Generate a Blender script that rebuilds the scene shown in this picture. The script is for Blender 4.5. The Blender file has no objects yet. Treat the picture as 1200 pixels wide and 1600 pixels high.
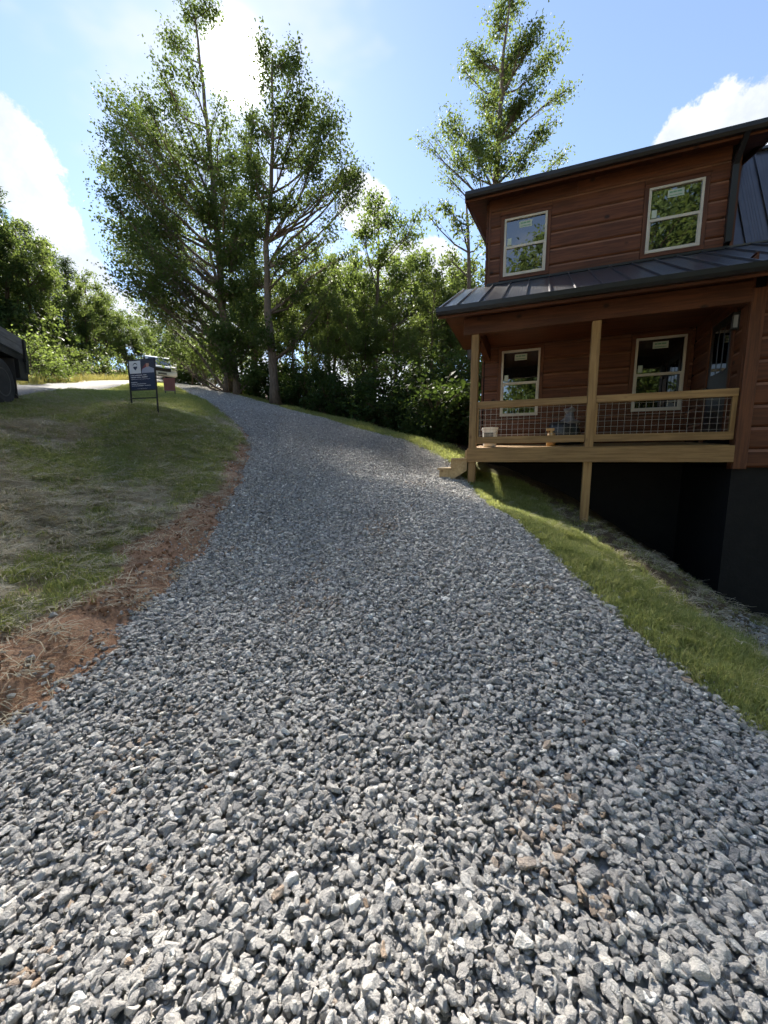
import bpy, math, random
import numpy as np
from mathutils import Vector

S = bpy.context.scene
C = S.collection
R = math.radians
rng = np.random.default_rng(7)
random.seed(7)

# ------------------------------------------------------------------ camera, world, sun, exposure
EYE = 1.55
PITCH = math.atan(78 / 600)
cam_d = bpy.data.cameras.new("camera")
cam_d.sensor_fit = 'HORIZONTAL'
cam_d.sensor_width = 26.0
cam_d.lens = 13.0
cam_d.clip_start = 0.05
cam_d.clip_end = 3000
cam = bpy.data.objects.new("camera", cam_d)
C.objects.link(cam)
cam.location = (0, 0, EYE)
cam.rotation_euler = (math.pi / 2 - PITCH, 0, 0)
S.camera = cam

SUN_AZ, SUN_EL = R(-18.5), R(40.5)          # azimuth from +Y towards +X
SUN_DIR = Vector((math.sin(SUN_AZ) * math.cos(SUN_EL), math.cos(SUN_AZ) * math.cos(SUN_EL), math.sin(SUN_EL)))
sd_ = bpy.data.lights.new("sun", 'SUN')
sd_.energy = 5.0
sd_.angle = R(5.0)          # the sun stands behind thin bright cloud
sd_.color = (1.0, 0.93, 0.82)
sun = bpy.data.objects.new("sun", sd_)
C.objects.link(sun)
sun.rotation_euler = SUN_DIR.to_track_quat('Z', 'Y').to_euler()
sun.location = (0, 0, 40)

S.view_settings.view_transform = 'Standard'
S.view_settings.look = 'None'
S.view_settings.exposure = 2.25
S.view_settings.gamma = 1
S.view_settings.use_curve_mapping = False
S.cycles.use_denoising = True
S.cycles.max_bounces = 5
S.cycles.diffuse_bounces = 3
S.cycles.use_adaptive_sampling = True
S.cycles.adaptive_threshold = 0.03
S.cycles.glossy_bounces = 2
S.cycles.transmission_bounces = 3
S.cycles.transparent_max_bounces = 4
S.cycles.caustics_reflective = False
S.cycles.caustics_refractive = False


def ray(px, py):
    u = (px - 600) / 600
    v = (800 - py) / 600
    return np.array([u, math.cos(PITCH) + v * math.sin(PITCH), -math.sin(PITCH) + v * math.cos(PITCH)])


def P(px, py, d):
    r = ray(px, py)
    return np.array([0, 0, EYE]) + r * (d / r[1])


def Pz(px, py, z):
    r = ray(px, py)
    return np.array([0, 0, EYE]) + r * ((z - EYE) / r[2])


class NT:
    """small helper for node trees"""
    def __init__(s, tree):
        s.t = tree
        s.n = tree.nodes
        s.l = tree.links

    def new(s, typ, **kw):
        n = s.n.new(typ)
        for k, v in kw.items():
            setattr(n, k, v)
        return n

    def put(s, sock, v):
        if isinstance(v, bpy.types.NodeSocket):
            s.l.new(v, sock)
        else:
            sock.default_value = v

    def math(s, op, a, b=None, c=None, clamp=False):
        n = s.new('ShaderNodeMath', operation=op)
        n.use_clamp = clamp
        s.put(n.inputs[0], a)
        if b is not None:
            s.put(n.inputs[1], b)
        if c is not None:
            s.put(n.inputs[2], c)
        return n.outputs[0]

    def vmath(s, op, a, b=None):
        n = s.new('ShaderNodeVectorMath', operation=op)
        s.put(n.inputs[0], a)
        if b is not None:
            if op == 'SCALE':
                s.put(n.inputs[3], b)
            else:
                s.put(n.inputs[1], b)
        return n.outputs[1] if op in ('DOT_PRODUCT', 'LENGTH', 'DISTANCE') else n.outputs[0]

    def smooth(s, v, a, b):
        n = s.new('ShaderNodeMapRange', interpolation_type='SMOOTHSTEP')
        s.put(n.inputs[0], v)
        n.inputs[1].default_value = a
        n.inputs[2].default_value = b
        return n.outputs[0]

    def mix(s, f, a, b, mode='MIX'):
        n = s.new('ShaderNodeMix', data_type='RGBA', blend_type=mode)
        s.put(n.inputs[0], f)
        for k, v in ((6, a), (7, b)):
            if isinstance(v, (tuple, list)) and len(v) == 3:
                v = (*v, 1)
            s.put(n.inputs[k], v)
        return n.outputs[2]

    def noise(s, vec, scale, detail=3, rough=0.55):
        n = s.new('ShaderNodeTexNoise')
        if vec is not None:
            s.put(n.inputs['Vector'], vec)
        n.inputs['Scale'].default_value = scale
        n.inputs['Detail'].default_value = detail
        n.inputs['Roughness'].default_value = rough
        return n.outputs['Fac']


def build_world():
    w = bpy.data.worlds.new("World")
    S.world = w
    w.use_nodes = True
    t = NT(w.node_tree)
    t.n.clear()
    out = t.new('ShaderNodeOutputWorld')
    bg = t.new('ShaderNodeBackground')
    sky = t.new('ShaderNodeTexSky', sky_type='NISHITA')
    sky.sun_disc = False
    sky.sun_elevation = SUN_EL
    sky.sun_rotation = SUN_AZ
    sky.altitude = 400
    sky.air_density = 1.0
    sky.dust_density = 0.12
    sky.ozone_density = 1.5
    tc = t.new('ShaderNodeTexCoord')
    d = t.vmath('NORMALIZE', tc.outputs['Generated'])
    fine = t.noise(d, 9.0, 6, 0.68)
    nz = fine
    # cumulus banks, each a direction and an angular radius, broken up by noise
    banks = [((0, 190), .05), ((15, 240), .06), ((40, 300), .06), ((68, 350), .06), ((100, 392), .06), ((135, 425), .06), ((155, 462), .055), ((195, 485), .045), ((218, 508), .055), ((-40, 260), .08), ((60, 430), .06), ((-80, 400), .13),
             ((1125, 215), .075), ((1195, 190), .085), ((1060, 226), .05), ((1320, 210), .13),
             ((565, 315), .055), ((650, 430), .10), ((690, 490), .11), ((545, 470), .10), ((600, 560), .16), ((1500, 350), .25), ((350, 560), .16)]
    dens = None
    for (px, py), rad in banks:
        v = Vector(ray(px, py)).normalized()
        dist = t.vmath('DISTANCE', d, tuple(v))
        m = t.math('SUBTRACT', 1.0, t.math('DIVIDE', dist, rad))
        dens = m if dens is None else t.math('MAXIMUM', dens, m)
    dens = t.math('ADD', dens, t.math('MULTIPLY', t.math('SUBTRACT', nz, 0.5), 2.0))
    cum = t.smooth(dens, 0.06, 0.26)
    # thin high veil, stretched, thicker round the sun, and scattered over the whole sky
    mp = t.new('ShaderNodeMapping')
    mp.inputs['Scale'].default_value = (1.0, 1.8, 2.6)
    mp.inputs['Rotation'].default_value = (0.3, 0.2, 0.5)
    t.l.new(d, mp.inputs[0])
    veil_n = t.noise(mp.outputs[0], 2.4, 4, 0.6)
    cs = t.vmath('DOT_PRODUCT', d, tuple(SUN_DIR))
    near = t.smooth(cs, 0.90, 0.995)
    veil = t.smooth(t.math('ADD', veil_n, t.math('MULTIPLY', near, 0.10)), 0.56, 0.80)
    # bright forward scatter of thin cloud in front of the sun
    fwd = t.math('ADD', t.math('MULTIPLY', t.math('POWER', t.math('MAXIMUM', cs, 0.0), 60.0), 0.06),
                 t.math('MULTIPLY', t.math('POWER', t.math('MAXIMUM', cs, 0.0), 2600.0), 60.0))
    shade = t.smooth(t.math('SUBTRACT', fine, t.math('MULTIPLY', dens, 0.10)), 0.25, 0.6)
    ccol = t.mix(shade, (3.4, 3.6, 3.9), (4.7, 4.72, 4.75))
    base = t.mix(t.math('ADD', 0.09, t.math('MULTIPLY', veil, 0.55)), sky.outputs[0], (3.9, 4.0, 4.15))
    base = t.mix(t.math('MULTIPLY', cum, 0.88), base, ccol)
    glow = t.vmath('SCALE', (1.0, 0.95, 0.86), t.math('MULTIPLY', fwd, 1.6))
    tot = t.mix(1.0, base, glow, 'ADD')
    t.l.new(tot, bg.inputs[0])
    bg.inputs[1].default_value = 0.055
    t.l.new(bg.outputs[0], out.inputs[0])
    w.cycles.sampling_method = 'MANUAL'
    w.cycles.sample_map_resolution = 512


build_world()


# ------------------------------------------------------------------ numpy noise and geometry helpers
_perm = np.random.default_rng(3).random((256, 256))


def vnoise(x, y):
    xi = np.floor(x).astype(int)
    yi = np.floor(y).astype(int)
    fx = x - xi
    fy = y - yi
    fx = fx * fx * (3 - 2 * fx)
    fy = fy * fy * (3 - 2 * fy)
    g = lambda i, j: _perm[i % 256, j % 256]
    return (g(xi, yi) * (1 - fx) + g(xi + 1, yi) * fx) * (1 - fy) + (g(xi, yi + 1) * (1 - fx) + g(xi + 1, yi + 1) * fx) * fy


def fbm(x, y, o=4):
    s = 0
    a = 0.5
    t = 0
    for k in range(o):
        s = s + a * vnoise(x * 2 ** k + 17.3 * k, y * 2 ** k + 5.1 * k)
        t += a
        a *= 0.5
    return s / t


def sstep(v, a, b):
    t = np.clip((v - a) / (b - a), 0, 1)
    return t * t * (3 - 2 * t)


class MB:
    """collects shapes; build() links them as one mesh object"""
    def __init__(s):
        s.v = []
        s.f = []

    def add(s, vs, fs):
        b = len(s.v)
        s.v.extend([tuple(map(float, q)) for q in vs])
        s.f.extend([tuple(b + i for i in f) for f in fs])
        return s

    def box(s, x0, x1, y0, y1, z0, z1):
        v = [(x0, y0, z0), (x1, y0, z0), (x1, y1, z0), (x0, y1, z0), (x0, y0, z1), (x1, y0, z1), (x1, y1, z1), (x0, y1, z1)]
        return s.add(v, [(0, 3, 2, 1), (4, 5, 6, 7), (0, 1, 5, 4), (1, 2, 6, 5), (2, 3, 7, 6), (3, 0, 4, 7)])

    def prism(s, prof, a0, a1, axis='x'):
        """profile points extruded along an axis; profile is (y,z) for x, (x,z) for y, (x,y) for z"""
        n = len(prof)
        def mk(a, p):
            return (a, p[0], p[1]) if axis == 'x' else ((p[0], a, p[1]) if axis == 'y' else (p[0], p[1], a))
        v = [mk(a0, p) for p in prof] + [mk(a1, p) for p in prof]
        f = [tuple(range(n))[::-1], tuple(range(n, 2 * n))]
        for i in range(n):
            j = (i + 1) % n
            f.append((i, j, n + j, n + i))
        return s.add(v, f)

    def tube(s, pts, rad, sides=6, cap=True):
        pts = [np.asarray(p, float) for p in pts]
        n = len(pts)
        if not hasattr(rad, '__len__'):
            rad = [rad] * n
        vs = []
        up = np.array([0.31, 0.95, 0.12])
        for i in range(n):
            t = pts[min(i + 1, n - 1)] - pts[max(i - 1, 0)]
            t = t / (np.linalg.norm(t) + 1e-9)
            a = np.cross(t, up)
            if np.linalg.norm(a) < 0.1:
                a = np.cross(t, [1, 0, 0])
            a /= np.linalg.norm(a)
            b = np.cross(t, a)
            for k in range(sides):
                w = 2 * math.pi * k / sides
                vs.append(pts[i] + (a * math.cos(w) + b * math.sin(w)) * rad[i])
        fs = []
        for i in range(n - 1):
            for k in range(sides):
                q = (k + 1) % sides
                fs.append((i * sides + k, i * sides + q, (i + 1) * sides + q, (i + 1) * sides + k))
        if cap:
            fs.append(tuple(range(sides))[::-1])
            fs.append(tuple((n - 1) * sides + k for k in range(sides)))
        return s.add(vs, fs)

    def bar(s, p, q, w, h, up=(0, 0, 1)):
        p = np.asarray(p, float)
        q = np.asarray(q, float)
        t = q - p
        t /= np.linalg.norm(t)
        a = np.cross(t, up)
        a /= np.linalg.norm(a)
        b = np.cross(a, t)
        vs = []
        for c in (p, q):
            for sx, sy in ((-1, -1), (1, -1), (1, 1), (-1, 1)):
                vs.append(c + a * sx * w / 2 + b * sy * h / 2)
        return s.add(vs, [(0, 3, 2, 1), (4, 5, 6, 7), (0, 1, 5, 4), (1, 2, 6, 5), (2, 3, 7, 6), (3, 0, 4, 7)])

    def lathe(s, prof, n=20, centre=(0, 0, 0), axis='z'):
        vs = []
        for r, h in prof:
            for k in range(n):
                a = 2 * math.pi * k / n
                x, y = r * math.cos(a), r * math.sin(a)
                q = (x, y, h) if axis == 'z' else (h, x, y)
                vs.append((q[0] + centre[0], q[1] + centre[1], q[2] + centre[2]))
        fs = []
        m = len(prof)
        for i in range(m - 1):
            for k in range(n):
                q = (k + 1) % n
                fs.append((i * n + k, i * n + q, (i + 1) * n + q, (i + 1) * n + k))
        fs.append(tuple(range(n))[::-1])
        fs.append(tuple((m - 1) * n + k for k in range(n)))
        return s.add(vs, fs)

    def build(s, name, mat, parent=None, loc=None, smooth=False, bevel=0, centre=False):
        v = s.v
        if centre:
            a = np.array(v)
            c = (a.min(0) + a.max(0)) / 2
            v = [tuple(q) for q in (a - c)]
            loc = tuple(c) if loc is None else tuple(np.array(loc) + c)
        me = bpy.data.meshes.new(name)
        me.from_pydata(v, [], s.f)
        me.materials.append(mat)
        if smooth:
            me.polygons.foreach_set('use_smooth', [True] * len(me.polygons))
        o = bpy.data.objects.new(name, me)
        C.objects.link(o)
        if parent:
            o.parent = parent
        if loc is not None:
            o.location = loc
        if bevel:
            m = o.modifiers.new('b', 'BEVEL')
            m.width = bevel
            m.segments = 2
            m.limit_method = 'ANGLE'
        return o


def tag(o, label=None, cat=None, group=None, kind=None):
    for k, v in (('label', label), ('category', cat), ('group', group), ('kind', kind)):
        if v:
            o[k] = v
    return o


def empty(name, loc=(0, 0, 0), rz=0, parent=None):
    o = bpy.data.objects.new(name, None)
    C.objects.link(o)
    o.location = loc
    o.rotation_euler = (0, 0, rz)
    o.empty_display_size = 0.2
    if parent:
        o.parent = parent
    return o


def copy_tree(o, parent=None):
    c = o.copy()
    C.objects.link(c)
    c.parent = parent
    for ch in list(o.children):
        copy_tree(ch, c)
    return c


def fast_mesh(name, verts, quads):
    me = bpy.data.meshes.new(name)
    n = len(quads)
    k = quads.shape[1]
    me.vertices.add(len(verts))
    me.vertices.foreach_set('co', np.ascontiguousarray(verts, np.float32).ravel())
    me.loops.add(n * k)
    me.loops.foreach_set('vertex_index', np.ascontiguousarray(quads, np.int32).ravel())
    me.polygons.add(n)
    me.polygons.foreach_set('loop_start', np.arange(0, n * k, k, dtype=np.int32))
    me.update(calc_edges=True)
    return me


# ------------------------------------------------------------------ materials
def new_mat(name):
    m = bpy.data.materials.new(name)
    m.use_nodes = True
    t = NT(m.node_tree)
    t.n.clear()
    out = t.new('ShaderNodeOutputMaterial')
    b = t.new('ShaderNodeBsdfPrincipled')
    t.l.new(b.outputs[0], out.inputs[0])
    return m, t, b, out


def pm(name, c1, c2=None, scale=6, rough=0.6, bump=0.0, bscale=None, stretch=None, spec=0.5, metal=0.0, coat=0.0, rnd=0.0, dist=0.01):
    m, t, b, out = new_mat(name)
    c2 = c2 or tuple(x * 0.8 for x in c1)
    tc = t.new('ShaderNodeTexCoord')
    oi = t.new('ShaderNodeObjectInfo')
    v = tc.outputs['Object']
    if stretch:
        v = t.vmath('MULTIPLY', v, stretch)
    v = t.vmath('ADD', v, t.vmath('SCALE', (13.1, 7.7, 19.3), oi.outputs['Random']))
    f = t.smooth(t.noise(v, scale, 5, 0.6), 0.3, 0.7)
    col = t.mix(f, c1, c2)
    if rnd:
        k = t.math('ADD', 1 - rnd, t.math('MULTIPLY', oi.outputs['Random'], 2 * rnd))
        col = t.vmath('SCALE', col, k)
    t.l.new(col, b.inputs['Base Color'])
    b.inputs['Roughness'].default_value = rough
    b.inputs['Metallic'].default_value = metal
    b.inputs['Specular IOR Level'].default_value = spec
    b.inputs['Coat Weight'].default_value = coat
    if bump:
        bn = t.new('ShaderNodeBump')
        bn.inputs['Strength'].default_value = bump
        bn.inputs['Distance'].default_value = dist
        t.put(bn.inputs['Height'], t.noise(v, bscale or scale * 4, 4, 0.6))
        t.l.new(bn.outputs[0], b.inputs['Normal'])
    return m


def wood_mat(name, light, dark, knot, rough=0.6, knots=True, axis=0):
    m, t, b, out = new_mat(name)
    tc = t.new('ShaderNodeTexCoord')
    oi = t.new('ShaderNodeObjectInfo')
    st = [14.0, 14.0, 14.0]
    st[axis] = 0.8
    off = t.vmath('SCALE', (31.1, 17.7, 23.3), oi.outputs['Random'])
    v = t.vmath('ADD', t.vmath('MULTIPLY', tc.outputs['Object'], tuple(st)), off)
    g = t.noise(v, 1.6, 5, 0.65)
    blot = t.noise(t.vmath('ADD', tc.outputs['Object'], off), 1.7, 3, 0.5)
    col = t.mix(t.smooth(g, 0.38, 0.62), light, dark)
    col = t.vmath('SCALE', col, t.math('ADD', 0.62, t.math('ADD', t.math('MULTIPLY', blot, 0.5), t.math('MULTIPLY', oi.outputs['Random'], 0.28))))
    if knots:
        vo = t.new('ShaderNodeTexVoronoi')
        sk = [1.0, 1.0, 1.0]
        sk[axis] = 0.75
        t.put(vo.inputs['Vector'], t.vmath('ADD', t.vmath('MULTIPLY', tc.outputs['Object'], tuple(sk)), off))
        vo.inputs['Scale'].default_value = 2.6
        kd = t.math('ADD', vo.outputs['Distance'], t.math('MULTIPLY', t.math('SUBTRACT', g, 0.5), 0.06))
        col = t.mix(t.math('SUBTRACT', 1.0, t.smooth(kd, 0.05, 0.14)), col, knot)
    t.l.new(col, b.inputs['Base Color'])
    b.inputs['Roughness'].default_value = rough
    b.inputs['Specular IOR Level'].default_value = 0.35
    bn = t.new('ShaderNodeBump')
    bn.inputs['Strength'].default_value = 0.35
    bn.inputs['Distance'].default_value = 0.004
    t.put(bn.inputs['Height'], g)
    t.l.new(bn.outputs[0], b.inputs['Normal'])
    return m


def leaf_mat(name, c_dark, c_light, trans, tmix=0.42, dry=None):
    m, t, b, out = new_mat(name)
    geo = t.new('ShaderNodeNewGeometry')
    oi = t.new('ShaderNodeObjectInfo')
    ri = geo.outputs['Random Per Island']
    ns = t.noise(geo.outputs['Position'], 0.55, 3, 0.5)
    f = t.math('ADD', t.math('MULTIPLY', ri, 0.55), t.math('MULTIPLY', ns, 0.6), clamp=True)
    col = t.mix(f, c_dark, c_light)
    if dry:
        col = t.mix(t.math('MULTIPLY', t.smooth(oi.outputs['Random'], 0.55, 1.0), 0.75), col, dry)
    col = t.vmath('SCALE', col, t.math('ADD', 0.8, t.math('MULTIPLY', oi.outputs['Random'], 0.4)))
    t.l.new(col, b.inputs['Base Color'])
    b.inputs['Roughness'].default_value = 0.6
    b.inputs['Specular IOR Level'].default_value = 0.12
    tr = t.new('ShaderNodeBsdfTranslucent')
    tcol = t.vmath('SCALE', t.mix(f, tuple(x * 0.7 for x in trans), trans), t.math('ADD', 0.85, t.math('MULTIPLY', oi.outputs['Random'], 0.3)))
    t.l.new(tcol, tr.inputs[0])
    mx = t.new('ShaderNodeMixShader')
    mx.inputs[0].default_value = tmix
    t.l.new(b.outputs[0], mx.inputs[1])
    t.l.new(tr.outputs[0], mx.inputs[2])
    t.l.new(mx.outputs[0], out.inputs[0])
    return m


def bark_mat(name, a, bcol, sc=5):
    return pm(name, a, bcol, scale=sc, rough=0.9, bump=0.8, bscale=9, stretch=(3, 3, 0.7), spec=0.2, dist=0.03)


M = {}
M['cedar'] = wood_mat('cedar_stain', (0.108, 0.0365, 0.0148), (0.060, 0.0198, 0.0084), (0.020, 0.008, 0.0045))
M['cedar_v'] = wood_mat('cedar_stain_upright', (0.114, 0.042, 0.018), (0.066, 0.0235, 0.0105), (0.04, 0.012, 0.007), axis=2)
M['cedar_y'] = wood_mat('cedar_stain_depth', (0.108, 0.0365, 0.0148), (0.060, 0.0198, 0.0084), (0.020, 0.008, 0.0045), axis=1)
M['cedar_lit_edge'] = wood_mat('cedar_skylit_edge', (0.22, 0.105, 0.062), (0.16, 0.075, 0.042), (0.06, 0.03, 0.02), knots=False)  # paler tone paints in the sky light caught on each plank's upper lip
M['pine'] = wood_mat('treated_pine', (0.29, 0.180, 0.074), (0.20, 0.118, 0.046), (0.08, 0.038, 0.014))
M['pine_v'] = wood_mat('treated_pine_upright', (0.29, 0.180, 0.074), (0.20, 0.118, 0.046), (0.08, 0.038, 0.014), axis=2)
M['pine_y'] = wood_mat('treated_pine_depth', (0.38, 0.28, 0.145), (0.28, 0.195, 0.095), (0.10, 0.05, 0.02), axis=1)
M['roof'] = pm('dark_metal_roof', (0.085, 0.085, 0.095), (0.11, 0.11, 0.12), scale=2.5, rough=0.33, bump=0.05, bscale=3, spec=0.6, metal=0.65)
M['gutter'] = pm('black_gutter', (0.014, 0.014, 0.016), (0.02, 0.02, 0.022), scale=3, rough=0.35)
M['found'] = pm('black_coated_block', (0.005, 0.0055, 0.006), (0.008, 0.008, 0.0085), scale=5, rough=0.8, bump=0.4, bscale=22, spec=0.3)
M['vinyl'] = pm('cream_vinyl', (0.50, 0.47, 0.40), (0.44, 0.415, 0.35), scale=3, rough=0.45)
M['wire'] = pm('galvanised_wire', (0.42, 0.40, 0.37), (0.33, 0.32, 0.30), scale=8, rough=0.4, metal=0.5)
M['sticker'] = pm('pale_sticker', (0.42, 0.48, 0.42), (0.37, 0.43, 0.38), scale=5, rough=0.6)
M['sticker_ink'] = pm('sticker_ink', (0.10, 0.25, 0.16), (0.12, 0.28, 0.18), scale=5, rough=0.6)
M['black'] = pm('black_metal', (0.012, 0.012, 0.013), (0.02, 0.02, 0.02), scale=6, rough=0.45)
M['dark'] = pm('dark_backing', (0.006, 0.005, 0.005), (0.008, 0.007, 0.006), scale=6, rough=0.9, spec=0.1)
M['white'] = pm('white_paint', (0.75, 0.75, 0.73), (0.68, 0.68, 0.66), scale=4, rough=0.35)
M['carwhite'] = pm('white_car_paint', (0.74, 0.74, 0.73), (0.72, 0.72, 0.70), scale=2, rough=0.2, coat=0.6)
M['plastic'] = pm('white_bucket_plastic', (0.72, 0.72, 0.70), (0.60, 0.60, 0.58), scale=10, rough=0.4)
M['tan'] = pm('tan_plastic', (0.55, 0.33, 0.12), (0.45, 0.25, 0.09), scale=10, rough=0.5)
M['tarp'] = pm('black_bag_film', (0.010, 0.010, 0.012), (0.016, 0.016, 0.018), scale=9, rough=0.3, bump=0.5, bscale=20)
M['film'] = pm('clear_crumpled_film', (0.22, 0.22, 0.23), (0.12, 0.12, 0.125), scale=12, rough=0.3, bump=0.6, bscale=24)
M['rubber'] = pm('tyre_rubber', (0.022, 0.021, 0.020), (0.045, 0.042, 0.038), scale=6, rough=0.85, bump=0.3, bscale=40)
M['rim'] = pm('dull_rim', (0.10, 0.10, 0.10), (0.16, 0.15, 0.14), scale=5, rough=0.5, metal=0.6)
M['bed'] = pm('weathered_bed_board', (0.11, 0.105, 0.10), (0.19, 0.18, 0.165), scale=3, rough=0.85, bump=0.3, stretch=(1, 1, 8))
M['navy'] = pm('sign_navy', (0.010, 0.022, 0.065), (0.012, 0.026, 0.075), scale=3, rough=0.5)
M['signwhite'] = pm('sign_white', (0.72, 0.74, 0.78), (0.70, 0.72, 0.76), scale=3, rough=0.5)
M['signred'] = pm('sign_red', (0.22, 0.03, 0.035), (0.2, 0.03, 0.035), scale=3, rough=0.5)
M['shirt'] = pm('print_shirt', (0.33, 0.36, 0.46), (0.30, 0.33, 0.43), scale=9, rough=0.5)
M['skin'] = pm('print_skin', (0.50, 0.27, 0.18), (0.46, 0.25, 0.17), scale=9, rough=0.5)
M['hat'] = pm('print_dark', (0.018, 0.02, 0.035), (0.02, 0.022, 0.04), scale=9, rough=0.5)
M['brownred'] = pm('red_brown_board', (0.15, 0.042, 0.030), (0.19, 0.055, 0.04), scale=6, rough=0.7, bump=0.2)
M['asphalt'] = pm('worn_asphalt', (0.055, 0.055, 0.057), (0.085, 0.085, 0.085), scale=1.2, rough=0.9, bump=0.5, bscale=60)
M['bark'] = bark_mat('grey_bark', (0.16, 0.125, 0.095), (0.085, 0.066, 0.05))
M['bark2'] = bark_mat('brown_bark', (0.13, 0.092, 0.062), (0.06, 0.044, 0.03))
M['leafA'] = leaf_mat('oak_leaf', (0.030, 0.050, 0.016), (0.062, 0.095, 0.028), (0.15, 0.21, 0.045), 0.36)
M['leafB'] = leaf_mat('poplar_leaf', (0.034, 0.056, 0.018), (0.078, 0.112, 0.034), (0.21, 0.28, 0.06), 0.40)
M['leafC'] = leaf_mat('maple_leaf', (0.026, 0.046, 0.015), (0.060, 0.092, 0.028), (0.18, 0.25, 0.05), 0.38)
M['leafD'] = leaf_mat('shade_darkened_leaf', (0.016, 0.032, 0.010), (0.036, 0.062, 0.018), (0.09, 0.14, 0.025), 0.3)  # colour darkened so the shrubs at the woods' edge look shaded
M['needle'] = leaf_mat('pine_needle', (0.030, 0.054, 0.020), (0.055, 0.085, 0.030), (0.10, 0.16, 0.035), 0.3)
M['grass'] = leaf_mat('grass_blade', (0.17, 0.205, 0.068), (0.29, 0.325, 0.12), (0.48, 0.52, 0.15), 0.42, dry=(0.40, 0.34, 0.17))
M['drygrass'] = leaf_mat('dry_weed_blade', (0.16, 0.17, 0.05), (0.36, 0.32, 0.12), (0.42, 0.38, 0.11), 0.4)
M['straw'] = leaf_mat('straw_blade', (0.38, 0.32, 0.21), (0.68, 0.60, 0.44), (0.45, 0.38, 0.25), 0.25)

# glass: dark room behind a clear reflecting pane
m, t, b, out = new_mat('window_glass')
b.inputs['Base Color'].default_value = (0.006, 0.007, 0.007, 1)
b.inputs['Roughness'].default_value = 0.015
b.inputs['Specular IOR Level'].default_value = 1.0
b.inputs['IOR'].default_value = 1.9
tc = t.new('ShaderNodeTexCoord')
bn = t.new('ShaderNodeBump')
bn.inputs['Strength'].default_value = 0.05
bn.inputs['Distance'].default_value = 0.02
t.put(bn.inputs['Height'], t.noise(tc.outputs['Object'], 2.2, 1, 0.4))
t.l.new(bn.outputs[0], b.inputs['Normal'])
M['glass'] = m

m, t, b, out = new_mat('lamp_glass')
b.inputs['Base Color'].default_value = (0.30, 0.30, 0.29, 1)
b.inputs['Roughness'].default_value = 0.15
M['lens'] = m

# crushed stone: grey with warm and blue grains, per-stone tint from the scatter
m, t, b, out = new_mat('crushed_stone')
at = t.new('ShaderNodeAttribute', attribute_type='INSTANCER', attribute_name='tint')
ak = t.new('ShaderNodeAttribute', attribute_type='INSTANCER', attribute_name='rust')
oi = t.new('ShaderNodeObjectInfo')
tc = t.new('ShaderNodeTexCoord')
v = t.vmath('ADD', tc.outputs['Object'], t.vmath('SCALE', (3.1, 5.7, 9.3), oi.outputs['Random']))
cr = t.new('ShaderNodeValToRGB')
els = cr.color_ramp.elements
els[0].position = 0.0
els[0].color = (0.195, 0.19, 0.185, 1)
els[1].position = 1.0
els[1].color = (0.70, 0.68, 0.64, 1)
for p_, c_ in ((0.25, (0.255, 0.246, 0.236)), (0.55, (0.375, 0.356, 0.332)), (0.78, (0.45, 0.435, 0.41)), (0.90, (0.52, 0.49, 0.435))):
    e_ = els.new(p_)
    e_.color = (*c_, 1)
t.l.new(at.outputs['Fac'], cr.inputs[0])
speck = t.noise(v, 4.5, 4, 0.75)
col = t.vmath('SCALE', cr.outputs[0], t.math('ADD', 0.76, t.math('MULTIPLY', speck, 1.12)))
col = t.mix(ak.outputs['Fac'], col, (0.42, 0.27, 0.155))
t.l.new(col, b.inputs['Base Color'])
b.inputs['Roughness'].default_value = 0.72
b.inputs['Specular IOR Level'].default_value = 0.4
bn = t.new('ShaderNodeBump')
bn.inputs['Strength'].default_value = 0.6
bn.inputs['Distance'].default_value = 0.12
t.put(bn.inputs['Height'], t.noise(v, 3.0, 5, 0.7))
t.l.new(bn.outputs[0], b.inputs['Normal'])
M['stone'] = m

# ground sheet: soil, clay, leaf litter (painted shade on the porch slope) by zone
m, t, b, out = new_mat('ground_soil')
geo = t.new('ShaderNodeNewGeometry')
pos = geo.outputs['Position']
az = lambda n: t.new('ShaderNodeAttribute', attribute_name=n).outputs['Fac']
n1 = t.noise(pos, 1.3, 6, 0.65)
n2 = t.noise(pos, 9.0, 6, 0.7)
n3 = t.noise(pos, 45.0, 4, 0.7)
soil = t.mix(t.smooth(n2, 0.3, 0.7), (0.33, 0.265, 0.17), (0.50, 0.42, 0.29))
green = t.mix(t.smooth(n2, 0.3, 0.7), (0.21, 0.215, 0.095), (0.34, 0.33, 0.175))
clay = t.mix(t.smooth(n2, 0.3, 0.7), (0.27, 0.145, 0.085), (0.40, 0.25, 0.16))
clay = t.mix(t.smooth(n3, 0.52, 0.75), clay, (0.20, 0.10, 0.055))
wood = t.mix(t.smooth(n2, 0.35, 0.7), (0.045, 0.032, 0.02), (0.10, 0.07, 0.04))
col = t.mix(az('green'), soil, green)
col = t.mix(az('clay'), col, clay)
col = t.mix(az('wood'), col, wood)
t.l.new(col, b.inputs['Base Color'])
b.inputs['Roughness'].default_value = 0.95
b.inputs['Specular IOR Level'].default_value = 0.15
bn = t.new('ShaderNodeBump')
bn.inputs['Strength'].default_value = 1.0
bn.inputs['Distance'].default_value = 0.05
t.put(bn.inputs['Height'], t.math('ADD', n2, t.math('MULTIPLY', n3, 0.4)))
t.l.new(bn.outputs[0], b.inputs['Normal'])
M['ground'] = m

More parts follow.
